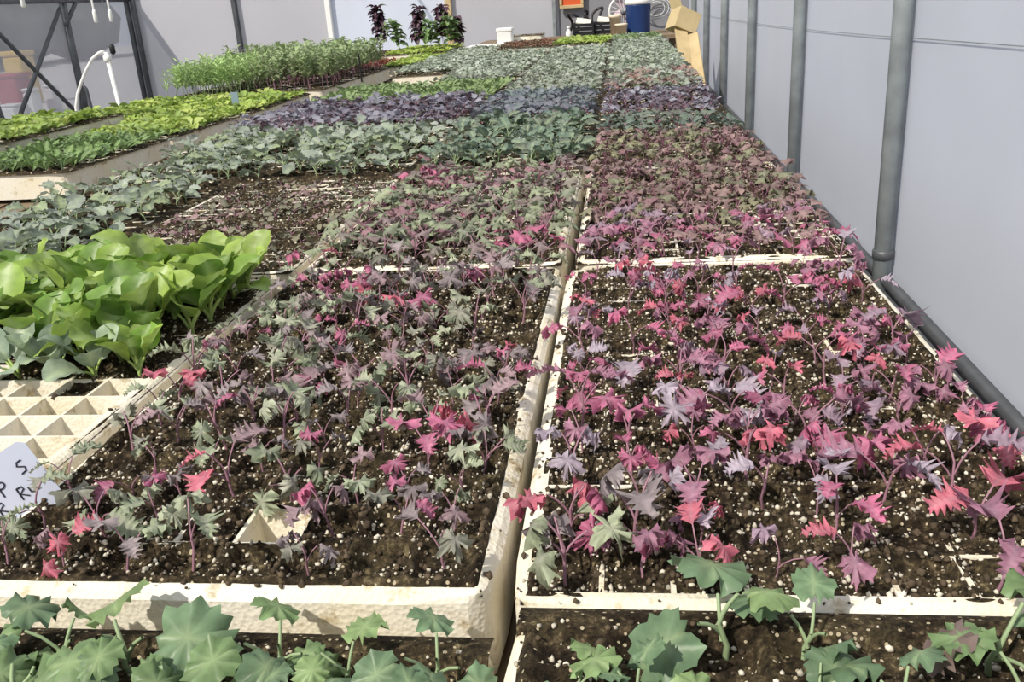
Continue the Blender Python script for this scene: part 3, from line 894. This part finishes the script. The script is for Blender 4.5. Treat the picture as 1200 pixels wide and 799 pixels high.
# bottom edge: green serrated seedlings
for k in ('R0', 'L0', 'K0'):
    for j in (13, 14, 15):
        for i in range(8):
            if rng.random() < (.38 if k == 'R0' else .12): continue
            if k == 'K0' and i < 4: continue
            K_SERR.put(cell(k, i, j), rng.uniform(.75, 1.15) * (1.05 if j == 15 else .9), [SERR[int(q)] for q in rng.integers(0, 4, 3)] + ([lin(128, 110, 104)] if rng.random() < .1 else []),
                       'green serrated seedling at bottom %s of seam, %s row from rim, %s cell across' % ({'R0': 'right', 'L0': 'left', 'K0': 'far left'}[k], o(16 - j), o(i + 1)))
K_SERR.flush(9)

# bok choy in the back half of the emptied tray
for j in range(9, 16):
    for i in range(8):
        if rng.random() < .18: continue
        pal = BOK
        K_BOK.put(cell('K1', i, j), rng.uniform(.8, 1.15), [pal[int(q)] for q in rng.integers(0, len(pal), 3)],
                  'bright green bok choy, %s row from back of its tray, %s cell from right rim' % (o(16 - j), o(8 - i)))
for (i, j) in ((4, 8), (5, 8), (6, 8), (7, 8)):
    K_BOK.put(cell('K1', i, j), .72, CABB if i < 7 else CABB + BOK[:2], 'grey green seedling before the bok choy, %s cell from the right rim' % o(8 - i))
K_BOK.flush(9)

# blue-green broccoli trays
BTN = {'J1': 'tray left of bok choy', 'J2': 'tray left of tiny seedlings', 'J3': 'tray beside left bench', 'K3': 'tray behind tiny seedlings', 'L3': 'dark teal tray left of seam'}
for k, pal, den in (('J1', TEAL, .6), ('J2', TEAL, .72), ('J3', TEAL, .85), ('K3', TEAL, .8), ('L3', TEALD, .95)):
    for j in range(16):
        for i in range(8):
            if k in ('J2', 'J3') and i < 2 and rng.random() < .8: continue
            if rng.random() < den * .72: K_BROC.put(cell(k, i, j), rng.uniform(.75, 1.2), pal,
                'blue green seedling, %s, %s row back, %s cell from left' % (BTN[k], o(j + 1), o(i + 1)))
K_BROC.flush(2.6)
for k, pal in (('J4', PURP), ('K4', PURP), ('L4', PURL), ('R4', PURP), ('R3b', TEALD)):
    for j in range(16) if k != 'R3b' else range(8, 16):
        for i in range(8):
            if rng.random() < .8: K_PURP.put(cell('R3' if k == 'R3b' else k, i, j), rng.uniform(.75, 1.15) * (.75 if k[0] == 'R' else 1), pal)
K_PURP.flush(0)
for c in 'RLKJ':
    for r in range(5, 11):
        k = c + str(r)
        if k not in TRAYS or (c in 'KJ' and r == 5) or (c in 'LK' and r == 9): continue
        for j in range(16):
            for i in range(8):
                if rng.random() < .85:
                    pal = SAGE
                    if c == 'R' and r == 5 and rng.random() < .45: pal = [lin(186, 140, 132), lin(160, 142, 142), lin(168, 150, 138)]
                    if r == 10: pal = GRASS + SAGE[:1]
                    K_SAGE.put(cell(k, i, j), rng.uniform(.75, 1.1), pal)
K_SAGE.flush(0)
for k, pal, n in (('A2', LETT, 1), ('A3', LETT, 1), ('B1', LETT, 1), ('B2', LETT, 1), ('B3', LETT, 1), ('C1', LETT, 2), ('A7', LETT[:3], 1), ('L9', LETT, 1)):
    x0, y0, z, rz, nx, ny = TRAYS[k]
    for j in range(ny):
        for i in range(nx):
            for q in range(n): K_LETT.put(cell(k, i, j, .008), rng.uniform(.8, 1.2), pal)
K_LETT.flush(0)
for k, pal in (('A1', DARKSH), ('K5', GRASS), ('J5', GRASS), ('A6', [lin(140, 70, 60), lin(120, 90, 60)])):
    x0, y0, z, rz, nx, ny = TRAYS[k]
    for j in range(ny):
        for i in range(nx): K_SHOOT.put(cell(k, i, j, .008), rng.uniform(.8, 1.3), pal)
for j in range(16):
    for i in range(8): K_SHOOT.put(cell('K9', i, j, .008), rng.uniform(.6, .9), [lin(128, 84, 66), lin(116, 92, 70)])
K_SHOOT.flush(0)


# ------------------------------------------------------------------ tall herbs on the left bench
def tall_variant(seed, h, nleaf, leafkind, blade, spread, feather=False):
    r = np.random.default_rng(seed)
    bend = Vector((r.uniform(-.2, .2), r.uniform(-.2, .2), 0)) * h
    pts = [Vector((0, 0, -.004)) + bend * (t * t) + Vector((0, 0, h * t)) for t in (0, .35, .7, 1)]
    V, T = tube_geo(pts, [.0016, .0014, .001, .0006], 4); SV, ST = [V], [T]; n0 = len(V); leaves = []
    for k in range(nleaf):
        t = .3 + .7 * (k + 1) / nleaf
        p = Vector((0, 0, 0)) + bend * (t * t) + Vector((0, 0, h * t))
        az = k * 2.4 + r.uniform(-.4, .4); th = r.uniform(.5, 1.3) * spread
        y = Vector((math.cos(az) * math.sin(th), math.sin(az) * math.sin(th), math.cos(th))).normalized()
        x = y.cross(Vector((0, 0, 1))).normalized(); z = x.cross(y)
        b = blade * r.uniform(.7, 1.2)
        m = Matrix(((x.x, y.x, z.x, p.x), (x.y, y.y, z.y, p.y), (x.z, y.z, z.z, p.z), (0, 0, 0, 1))) @ Matrix.Diagonal((b * (.35 if feather else 1), b, b, 1))
        leaves.append((m, int(r.integers(len(LEAF[leafkind])))))
    return dict(stemV=np.concatenate(SV), stemT=np.concatenate(ST), leaves=leaves, leafkind=leafkind)


K_FEA = Kind('feathery_herb', 'herb', [tall_variant(500 + i, .125, 18, 'lanc', .05, .8, True) for i in range(6)], M_LEAFG, M_STEMG, lin(120, 160, 80),
             'feathery bright green herb in the tall left bench tray', 'feathery green herbs')
for j in range(16):
    for i in range(8):
        K_FEA.put(cell('B4', i, j, .01), rng.uniform(.8, 1.1), [lin(180, 208, 138), lin(170, 200, 128), lin(190, 214, 150)], tilt=.2)
K_FEA.flush(0)
K_HERB = Kind('bushy_herb', 'herb', [tall_variant(520 + i, .155, 15, 'lett', .032, 1.) for i in range(6)], M_LEAFG, M_STEMP, lin(120, 120, 80),
              'bushy mid green herb in the tall trays beside the stake', 'bushy green herbs')
for k in ('A4', 'A5', 'B5'):
    x0, y0, z, rz, nx, ny = TRAYS[k]
    for j in range(ny):
        for i in range(nx):
            if rng.random() < .72: K_HERB.put(cell(k, i, j, .01), rng.uniform(.78, 1.08), [lin(150, 168, 120), lin(138, 158, 110), lin(160, 176, 132)], tilt=.15)
K_HERB.flush(0)

# tall dark purple plants, each a thing with stem and leaves
for n, (px, top, lab) in enumerate(((448, 8, 'tall dark purple plant, leftmost of the group at the back'), (490, 9, 'tall dark purple plant, densest one in the middle at the back'),
                                    (519, 8, 'tall dark purple plant in front of the wooden end post'), (537, 20, 'shorter dark purple plant, rightmost of the group at the back'))):
    y = 6.75 + .12 * (n % 2)
    b = at_z(px, 56, TOP - .005); b = Vector((at_y(px, 50, y).x, y, TOP - .005)); h = at_y(px, top, y).z - b.z
    v = tall_variant(560 + n, h, 96, 'basil', .07, 1.5)
    t = empty('purple_plant', b); tag(t, lab, 'plant', 'tall dark purple plants')
    link('stem', tri_mesh('stem', v['stemV'] * np.array([1, 1, 1]), v['stemT'], [M_STEMP]), t)
    for m, li in v['leaves']:
        ob = link('leaf', leaf_mesh('basil', li, M_LEAF), t); ob.matrix_local = m
        c = [lin(72, 44, 62), lin(96, 62, 82), lin(60, 40, 52), lin(92, 104, 72)][int(rng.choice(4, p=[.35, .3, .25, .1]))]; ob.color = (*c, 1)
for n, (px, top, lab) in enumerate(((468, 26, 'green leafy plant between the two left purple plants'), (505, 26, 'green leafy plant between the densest purple plant and the wooden post'), (531, 20, 'green leafy plant under the purple leaves by the wooden post'))):
    y = 6.6; b = Vector((at_y(px, 50, y).x, y, TOP - .005)); h = at_y(px, top, y).z - b.z
    v = tall_variant(580 + n, h, 44, 'basil', .075, 1.3)
    t = empty('green_plant', b); tag(t, lab, 'plant', 'green plants among the purple ones')
    link('stem', tri_mesh('stem', v['stemV'], v['stemT'], [M_STEMG]), t)
    for m, li in v['leaves']:
        ob = link('leaf', leaf_mesh('basil', li, M_LEAFG), t); ob.matrix_local = m
        c = [lin(112, 140, 88), lin(92, 124, 70), lin(130, 150, 110)][int(rng.integers(3))]; ob.color = (*c, 1)

# ------------------------------------------------------------------ plant tag with handwriting at the left edge
def tag_plate():
    c = at_y(20, 570, .50)                      # centre of the plate
    n = (Vector((0, 0, CZ)) - c).normalized(); n = (n + Vector((-.25, 0, .1))).normalized()
    up = Vector((-.50, .05, .86)); up = (up - n * up.dot(n)).normalized(); rt = up.cross(n).normalized()
    R = Matrix((rt, up, n)).transposed()
    t = empty('plant_tag', c); t.rotation_euler = R.to_euler()
    tag(t, 'pale plastic plant tag with black handwriting at the left edge', 'tag')
    w, h, th = .040, .052, .0009
    o1 = [(-w / 2, -h), (w / 2, -h), (w / 2, h / 2 - .004), (w / 2 - .004, h / 2), (-w / 2 + .004, h / 2), (-w / 2, h / 2 - .004)]
    V = [(x, y, 0) for x, y in o1] + [(x, y, -th) for x, y in o1]; k = len(o1)
    Fs = [tuple(range(k)), tuple(range(2 * k - 1, k - 1, -1))] + [(i, k + i, k + (i + 1) % k, (i + 1) % k) for i in range(k)]
    link('plate', mesh('plate', V, Fs, [plain('tag_plastic', lin(176, 180, 196), .4)]), t)
    ink = plain('ink', (.02, .02, .03), .6)
    def stroke(pts, ox, oy, s):
        MB().tube([(ox + x * s, oy + y * s, .0004) for x, y in pts], .00055, 5).build('handwriting', ink, t)
    arc = lambda cx, cy, r, a0, a1, n=10, q=1.: [(cx + r * math.cos(math.radians(a0 + (a1 - a0) * i / n)), cy + q * r * math.sin(math.radians(a0 + (a1 - a0) * i / n))) for i in range(n + 1)]
    # letters in a unit box (0..1 high)
    Sx = [(.62, 1.0), (.25, .98), (.12, .72), (.35, .55), (.58, .38), (.5, .08), (.1, 0)]
    Ol = arc(.3, .32, .3, 60, 420, 14)
    Pl = [(.1, -.55), (.12, .62)] ; Pb = arc(.32, .35, .27, 150, -170, 12)
    Rl = [(.1, 0), (.12, 1.0)]; Rb = [(.12, 1.0), (.5, .95), (.55, .7), (.15, .5), (.62, 0)]
    Ul = [(.0, .6), (.02, .15), (.25, 0), (.45, .15), (.5, .6), (.52, 0)]
    s = .0088
    for st, ox, oy in ((Ol, -.0185, .004), (Pl, -.0105, .0035), (Pb, -.0105, .0035), (Sx, .006, .005), (Rl, -.018, -.0115), (Rb, -.018, -.0115), (Rl, -.0025, -.010), (Rb, -.0025, -.010), (Ul, .005, -.0098)):
        stroke(st, ox, oy, s)
tag_plate()
t = empty('small_tag', at_z(278, 132, TOP - .01)); tag(t, 'small grey blue tag standing in the lettuce on left bench', 'tag')
MB().box((0, 0, .035), (.026, .002, .07), bev=.0008).build('plate', plain('grey_tag', lin(130, 150, 160), .5), t)
t = empty('thin_stake', at_z(424, 96, TOP - .01)); tag(t, 'dark thin stake beside the bushy herbs', 'stake')
MB().tube([(0, 0, 0), (0, 0, .125)], .004, 8).build('rod', M_BLACK, t)

# ------------------------------------------------------------------ irrigation bits on the left
t = empty('hose_arch', (at_y(90, 130, 4.6).x, 4.6, 0)); bx = t.location.x
def loc(px, py, y=4.6): p = at_y(px, py, y); return Vector((p.x - bx, y - 4.6, p.z))
tag(t, 'white hose arching from an upright pipe behind the lettuce', 'hose')
a = loc(124, 61); b = loc(140, 124); ft = b + (b - a) * ((b.z) / (a.z - b.z)); ft.z = 0
MB().tube([ft, a], .011, 10).build('pipe', M_WHITE, t, True)
MB().lathe([(.014, 0), (.02, .004), (.02, .03), (.014, .034)], (a.x + (b.x - a.x) * .15, a.y, a.z + (b.z - a.z) * .18), 12).build('fitting', M_WHITE, t, True)
pts = [loc(122, 60), loc(116, 62), loc(108, 69), loc(101, 82), loc(95, 97), loc(91, 110), loc(89, 126)]
e = pts[-1].copy(); e.z = 0.0; pts.append(e)
MB().tube(pts, .008, 8).build('hose', M_WHITE, t, True)
t = empty('bent_pipe', (at_y(97, 130, 4.8).x, 4.8, 0)); bx = t.location.x; tag(t, 'dark bent pipe standing beside the white hose', 'pipe')
q = [at_y(94, 126, 4.8), at_y(93, 104, 4.8), at_y(97, 99, 4.8), at_y(101, 104, 4.8), at_y(108, 130, 4.8)]
q = [Vector((v.x - bx, 0, v.z)) for v in q]
MB().tube([Vector((q[0].x, 0, 0))] + q + [Vector((q[-1].x + .05, 0, 0))], .009, 8).build('pipe', M_DSTEEL, t, True)
LINE_Z = 2.2
t = empty('overhead_line', (at_y(110, 0, 4.3).x, 0, LINE_Z)); tag(t, 'overhead irrigation line above the left bench', 'pipe'); ox = t.location.x
MB().tube([(0, Y0 + .1, .012), (0, EY - .1, .012)], .012, 8).build('pipe', M_BLACK, t)
for px, py, lab in ((28, 9, 'white hanging dropper nearest the left picture edge'), (113, 27, 'white hanging dropper just left of the hose arch top'), (131, 26, 'white hanging dropper right above the hose arch')):
    r = ray(px, py); k = (ox) / r[0]; pz = CZ + r[2] * k; y = r[1] * k
    t = empty('hanging_dropper', (ox, y, pz)); tag(t, lab, 'dropper', 'hanging droppers')
    MB().tube([(0, 0, .03), (0, 0, LINE_Z - pz)], .0045, 6).build('tube', M_WHITE, t)
    MB().lathe([(.004, 0), (.009, .006), (.009, .05), (.005, .06)], (0, 0, 0), 10).build('nozzle', M_WHITE, t, True)
r = ray(133, 64); k = ox / r[0]
t = empty('hanging_weight', (ox, r[1] * k, CZ + r[2] * k)); tag(t, 'small black weight hanging beside the hose arch', 'weight')
MB().lathe([(.004, 0), (.013, .008), (.013, .04), (.004, .05)], (0, 0, 0), 10).build('body', M_BLACK, t, True)
MB().tube([(0, 0, .05), (0, 0, LINE_Z - t.location.z)], .001, 4).build('line', M_GREYP, t)

# ------------------------------------------------------------------ far end: table and clutter
TBY0, TBY1 = 7.7, 8.75
t = empty('work_table', (-.35, (TBY0 + TBY1) / 2, 0)); tag(t, 'wooden table at the far end carrying bucket and fan', 'table')
TT = .83
for k in range(5): MB().box((0, TBY0 + .105 + .21 * k - t.location.y, TT - .015), (1.75, .2, .03)).build('plank', M_WOOD, t)
for x in (-.8, .8):
    for y in (-.45, .45): MB().box((x, y, (TT - .03) / 2), (.07, .07, TT - .03)).build('leg', M_WOOD, t)

def on_table(px, y): return Vector((at_y(px, 30, y).x, y, TT))
# blue bucket
b = on_table(748, 8.15); rr = 13.5 / 1070 * 8.2
hz = at_y(748, 5, 8.15).z - TT
t = empty('blue_bucket', b); tag(t, 'dark blue bucket with a white lid rim at far end', 'bucket')
MB().lathe([(rr * .92, 0), (rr * .94, .01), (rr, hz * .93), (rr * 1.02, hz * .95), (rr * 1.02, hz)], (0, 0, 0), 28).build('body', M_BLUE, t, True)
MB().lathe([(rr * 1.02, hz), (rr * 1.08, hz + .004), (rr * 1.08, hz + .03), (rr * 1.0, hz + .045), (rr * .3, hz + .05)], (0, 0, 0), 28).build('lid', M_WHITE, t, True)
MB().lathe([(rr * .25, hz + .05), (rr * .9, hz + .055), (rr * .88, hz + .075), (rr * .2, hz + .08)], (0, 0, 0), 24).build('lid_top', plain('maroon', lin(96, 40, 52), .6), t, True)
for s in (-1, 1): MB().box((s * rr * 1.03, -.02, hz * .86), (.012, .03, .03), bev=.003).build('handle_lug', M_WHITE, t)
# round fan
c = on_table(731, 8.35); zc = at_y(731, 13, 8.35).z - TT
t = empty('round_fan', c); tag(t, 'pale round fan standing left of the blue bucket', 'fan')
MB().lathe([(.07, 0), (.07, .012), (.015, .02), (.012, zc - .13)], (0, .03, 0), 18).build('base', M_WHITE, t, True)
ring = [(.12 * math.cos(a), -.02, zc + .12 * math.sin(a)) for a in [2 * PI * k / 28 for k in range(29)]]
MB().tube(ring, .010, 8, False).build('guard_ring', M_WHITE, t, True)
for k in range(8):
    a = PI * k / 8
    MB().tube([(.12 * math.cos(a), -.025, zc + .12 * math.sin(a)), (-.12 * math.cos(a), -.025, zc - .12 * math.sin(a))], .0022, 4).build('guard_wire', M_WHITE, t)
for k in range(4):
    a = PI / 2 * k + .4; R = Matrix.Rotation(-a, 3, 'Y') @ Matrix.Rotation(.5, 3, 'X')
    MB().box(R @ Vector((.06, 0, 0)) + Vector((0, 0, zc)), (.085, .004, .06), R, .0015).build('blade', plain('pink_blade', lin(190, 165, 175), .5), t)
MB().tube([(0, -.03, zc), (0, .07, zc)], .03, 14).build('motor', M_GREYP, t, True)
# pale pots beside the fan
for px, py, lab in ((721, 16, 'pale pot stacked left of the round fan'), (728, 28, 'pale pot in front of the round fan')):
    y = 7.86 if py > 20 else 7.98; c = on_table(px, y)
    t = empty('plant_pot', c); tag(t, lab, 'pot', 'pale pots at the far end'); h = .1 if py > 20 else .17
    MB().lathe([(.035, 0), (.048, h * .85), (.052, h * .85), (.052, h), (.044, h), (.034, .01)], (0, 0, 0), 18).build('body', plain('cream', lin(222, 208, 184), .6), t, True)
# black crates with pale sheets
for n, (px, w, y, lab) in enumerate(((684, .17, 8.05, 'black slatted crate behind the yellow green tray, left one'), (709, .17, 8.12, 'black slatted crate behind the yellow green tray, right one'))):
    c = on_table(px, y); t = empty('black_crate', c); tag(t, lab, 'crate', 'black crates at the far end')
    MB().box((0, 0, .006), (w, .2, .012)).build('base', M_BLACK, t)
    for z in (.035, .07, .105):
        for s in (-1, 1):
            MB().box((0, s * .097, z), (w, .006, .022)).build('slat', M_BLACK, t); MB().box((s * (w / 2 - .003), 0, z), (.006, .19, .022)).build('slat', M_BLACK, t)
    for sx in (-1, 1):
        for sy in (-1, 1): MB().box((sx * (w / 2 - .006), sy * .094, .06), (.014, .014, .12)).build('corner_post', M_BLACK, t)
    R = Matrix.Rotation(.18, 3, 'Y') @ Matrix.Rotation(.25, 3, 'X')
    sh = MB().box(Vector((0, 0, 0)), (w * .7, .14, .008), R).build('paper_sheet', plain('paper', lin(225, 220, 205), .8)); sh.location = c + Vector((0, 0, .130)); tag(sh, 'pale sheet lying on the %s black crate' % ('left', 'right')[n], 'sheet')
c = on_table(666, 7.9); t = empty('white_jug', c); tag(t, 'small white jug at the left end of the clutter', 'jug')
MB().lathe([(.02, 0), (.023, .004), (.023, .06), (.012, .075), (.012, .088)], (0, 0, 0), 16).build('body', M_WHITE, t, True)
MB().lathe([(.014, .086), (.014, .1)], (0, 0, 0), 14).build('cap', M_WHITE, t, True)
# dark hoops of hose above the crates
c = on_table(690, 8.32); t = empty('black_hose', c); tag(t, 'black hose looped in arches behind the crates', 'hose')
pts = []
for k in range(61):
    u = k / 60; a = u * PI * 5
    pts.append((-.19 + .33 * u + .03 * math.sin(a * 2), .05 * math.cos(a), .013 + (.17 + .05 * u) * abs(math.sin(a / 2 * 1.2))))
MB().tube(pts, .011, 7).build('coil', M_BLACK, t, True)
# wire coil right of the bucket, hung on the wall
c = at_y(770, 10, EY - .06); t = empty('wire_coil', c); tag(t, 'loose pale wire coil hanging right of the blue bucket', 'coil')
for k in range(5):
    r0 = .075 + .012 * k; dx = random.uniform(-.02, .02)
    MB().tube([(dx + r0 * math.cos(a), .008 * k - .02, r0 * .8 * math.sin(a)) for a in [2 * PI * i / 24 for i in range(25)]], .003, 5, False).build('loop', M_STEEL if k % 2 else M_WHITE, t, True)
# orange framed board on the end wall
p0 = at_y(656, 10.5, EY - .05); p1 = at_y(684, 10.5, EY - .05)
t = empty('orange_board', ((p0.x + p1.x) / 2, EY - .05, p0.z)); tag(t, 'orange board with a pale wooden frame on the end wall', 'board')
w = p1.x - p0.x; hb = .42
MB().box((0, .01, hb / 2), (w - .02, .015, hb - .02)).build('panel', M_ORANGE, t)
for c2, d2 in (((0, 0, .014), (w, .03, .028)), ((0, 0, hb - .014), (w, .03, .028)), ((-w / 2 + .012, 0, hb / 2), (.024, .03, hb - .058)), ((w / 2 - .012, 0, hb / 2), (.024, .03, hb - .058))):
    MB().box(c2, d2, bev=.003).build('frame_bar', M_PALEWOOD, t)
# white foam boxes
for px0, px1, py0, py1, y, lab in ((583, 601, 32, 44, 7.22, 'small white foam box at the end of the left bench'),):
    a = at_y(px0, py1, y); b = at_y(px1, py0, y)
    t = empty('foam_box', ((a.x + b.x) / 2, y, .845)); tag(t, lab, 'box'); h = b.z - .845
    MB().box((0, 0, h * .4), (b.x - a.x - .012, .14, h * .8), bev=.006).build('body', M_WHITE, t); MB().box((0, 0, h * .9), (b.x - a.x, .15, h * .2), bev=.005).build('lid', M_WHITE, t)
STZ = .845
t = empty('side_table', (-.95, 7.35, 0)); tag(t, 'low white topped table between the benches at the back', 'table')
MB().box((0, 0, STZ - .012), (.5, .5, .024), bev=.004).build('top', M_WHITE, t)
for x in (-.27, .27):
    for y in (-.2, .2): MB().box((x * .8, y, (STZ - .024) / 2), (.05, .05, STZ - .024)).build('leg', M_WOOD, t)
tt = tray('D1', -.93, 7.30, 'white empty foam tray lying right of the small foam box', nx=8, ny=6, z=STZ + TH)

# ------------------------------------------------------------------ boards leaning beside the bench on the right
def board(pa, pb, ya, yb, w, th, lab, twist=0.):
    a = at_y(*pa, ya); b = at_y(*pb, yb); d = (b - a); L = d.length; z = d.normalized()
    x = z.cross(Vector((0, 1, 0))).normalized(); x = Matrix.Rotation(twist, 3, z) @ x; y = z.cross(x)
    R = Matrix((x, y, z)).transposed()
    ob = MB().box((0, 0, L / 2), (w, th, L), None, .003).build('wood_board', M_PALEWOOD); ob.location = a; ob.rotation_euler = R.to_euler()
    tag(ob, lab, 'board', 'pale boards by the right wall'); return ob
t = empty('cardboard_box', at_y(797, 37, 5.9)); b = t.location
tag(t, 'open tan cardboard box tilted against the right wall posts', 'box')
R = Matrix.Rotation(.35, 3, 'Y') @ Matrix.Rotation(-.3, 3, 'X') @ Matrix.Rotation(.3, 3, 'Z')
mcard = plain('cardboard', lin(200, 180, 138), .8, nscale=12, namt=.12)
for c2, d2 in (((0, -.07, .06), (.14, .004, .12)), ((0, .07, .06), (.14, .004, .12)), ((-.07, 0, .06), (.004, .14, .12)), ((.07, 0, .06), (.004, .14, .12))):
    MB().box(R @ Vector(c2), d2, R).build('side', mcard, t)
MB().box(R @ Vector((0, 0, .002)), (.14, .14, .004), R).build('bottom', mcard, t)
R2 = R @ Matrix.Rotation(-.6, 3, 'Y')
MB().box(R @ Vector((-.07, 0, .12)) + R2 @ Vector((0, 0, .05)), (.004, .14, .1), R2).build('flap', mcard, t)
board((812, 132), (797, 30), 5.2, 5.9, .075, .02, 'pale board leaning under the tilted cardboard box', .3)
board((832, 180), (812, 40), 5.0, 5.6, .06, .02, 'pale board leaning next to the wall posts', -.2)
board((806, 120), (800, 8), 5.6, 6.3, .05, .02, 'narrow pale board rising above the cardboard box', .5)

# ------------------------------------------------------------------ shapes in the yard, seen hazily through the clear film
def yard_thing(name, px, y_px, w, h, d, dist, mat, lab, cat):
    r = ray(px, y_px); k = -dist / r[0]; p = Vector((-dist, r[1] * k, -.09))
    t = empty(name, p); tag(t, lab, cat); 
    MB().box((0, 0, h * .45), (d, w, h * .9), bev=.04).build('body', mat, t)
    MB().box((0, 0, h * .95), (d * 1.06, w * 1.06, h * .1), bev=.02).build('rim', mat, t)
yr = plain('faded_red', lin(170, 60, 70), .7); yy = plain('faded_yellow', lin(225, 190, 90), .7)
yard_thing('red_bin', 17, 100, .4, .66, .4, 9.6, yr, 'hazy red bin seen through the clear left wall', 'bin')
yard_thing('yellow_bin', 24, 80, .42, .95, .4, 11.0, yy, 'hazy yellow bin behind the red one outside', 'bin')
yard_thing('white_tub', 10, 108, .3, .25, .3, 9.2, M_WHITE, 'white tub in front of the red bin outside', 'tub')
yard_thing('white_tank', 58, 95, .2, .42, .2, 9.4, M_WHITE, 'white tank standing outside right of the red bin', 'tank')
yard_thing('white_drum', 33, 95, .2, .45, .2, 9.0, M_WHITE, 'white drum standing outside between red bin and white tank', 'drum')
# dark hedge far behind
hb = MB(); 
for k in range(40):
    hb.lathe([(.2, 0), (1.5, .6), (1.8, 1.6), (1.2, 2.6), (.3, 3.0)], (-24 + random.uniform(-1.5, 1.5), -6 + k * 1.2, -.09), 9)
hd = hb.build('hedge', plain('hedge_leaf', lin(96, 108, 96), .9, nscale=2, namt=.4)); tag(hd, 'hazy grey green hedge far outside the clear wall', 'hedge'); hd['kind'] = 'stuff'
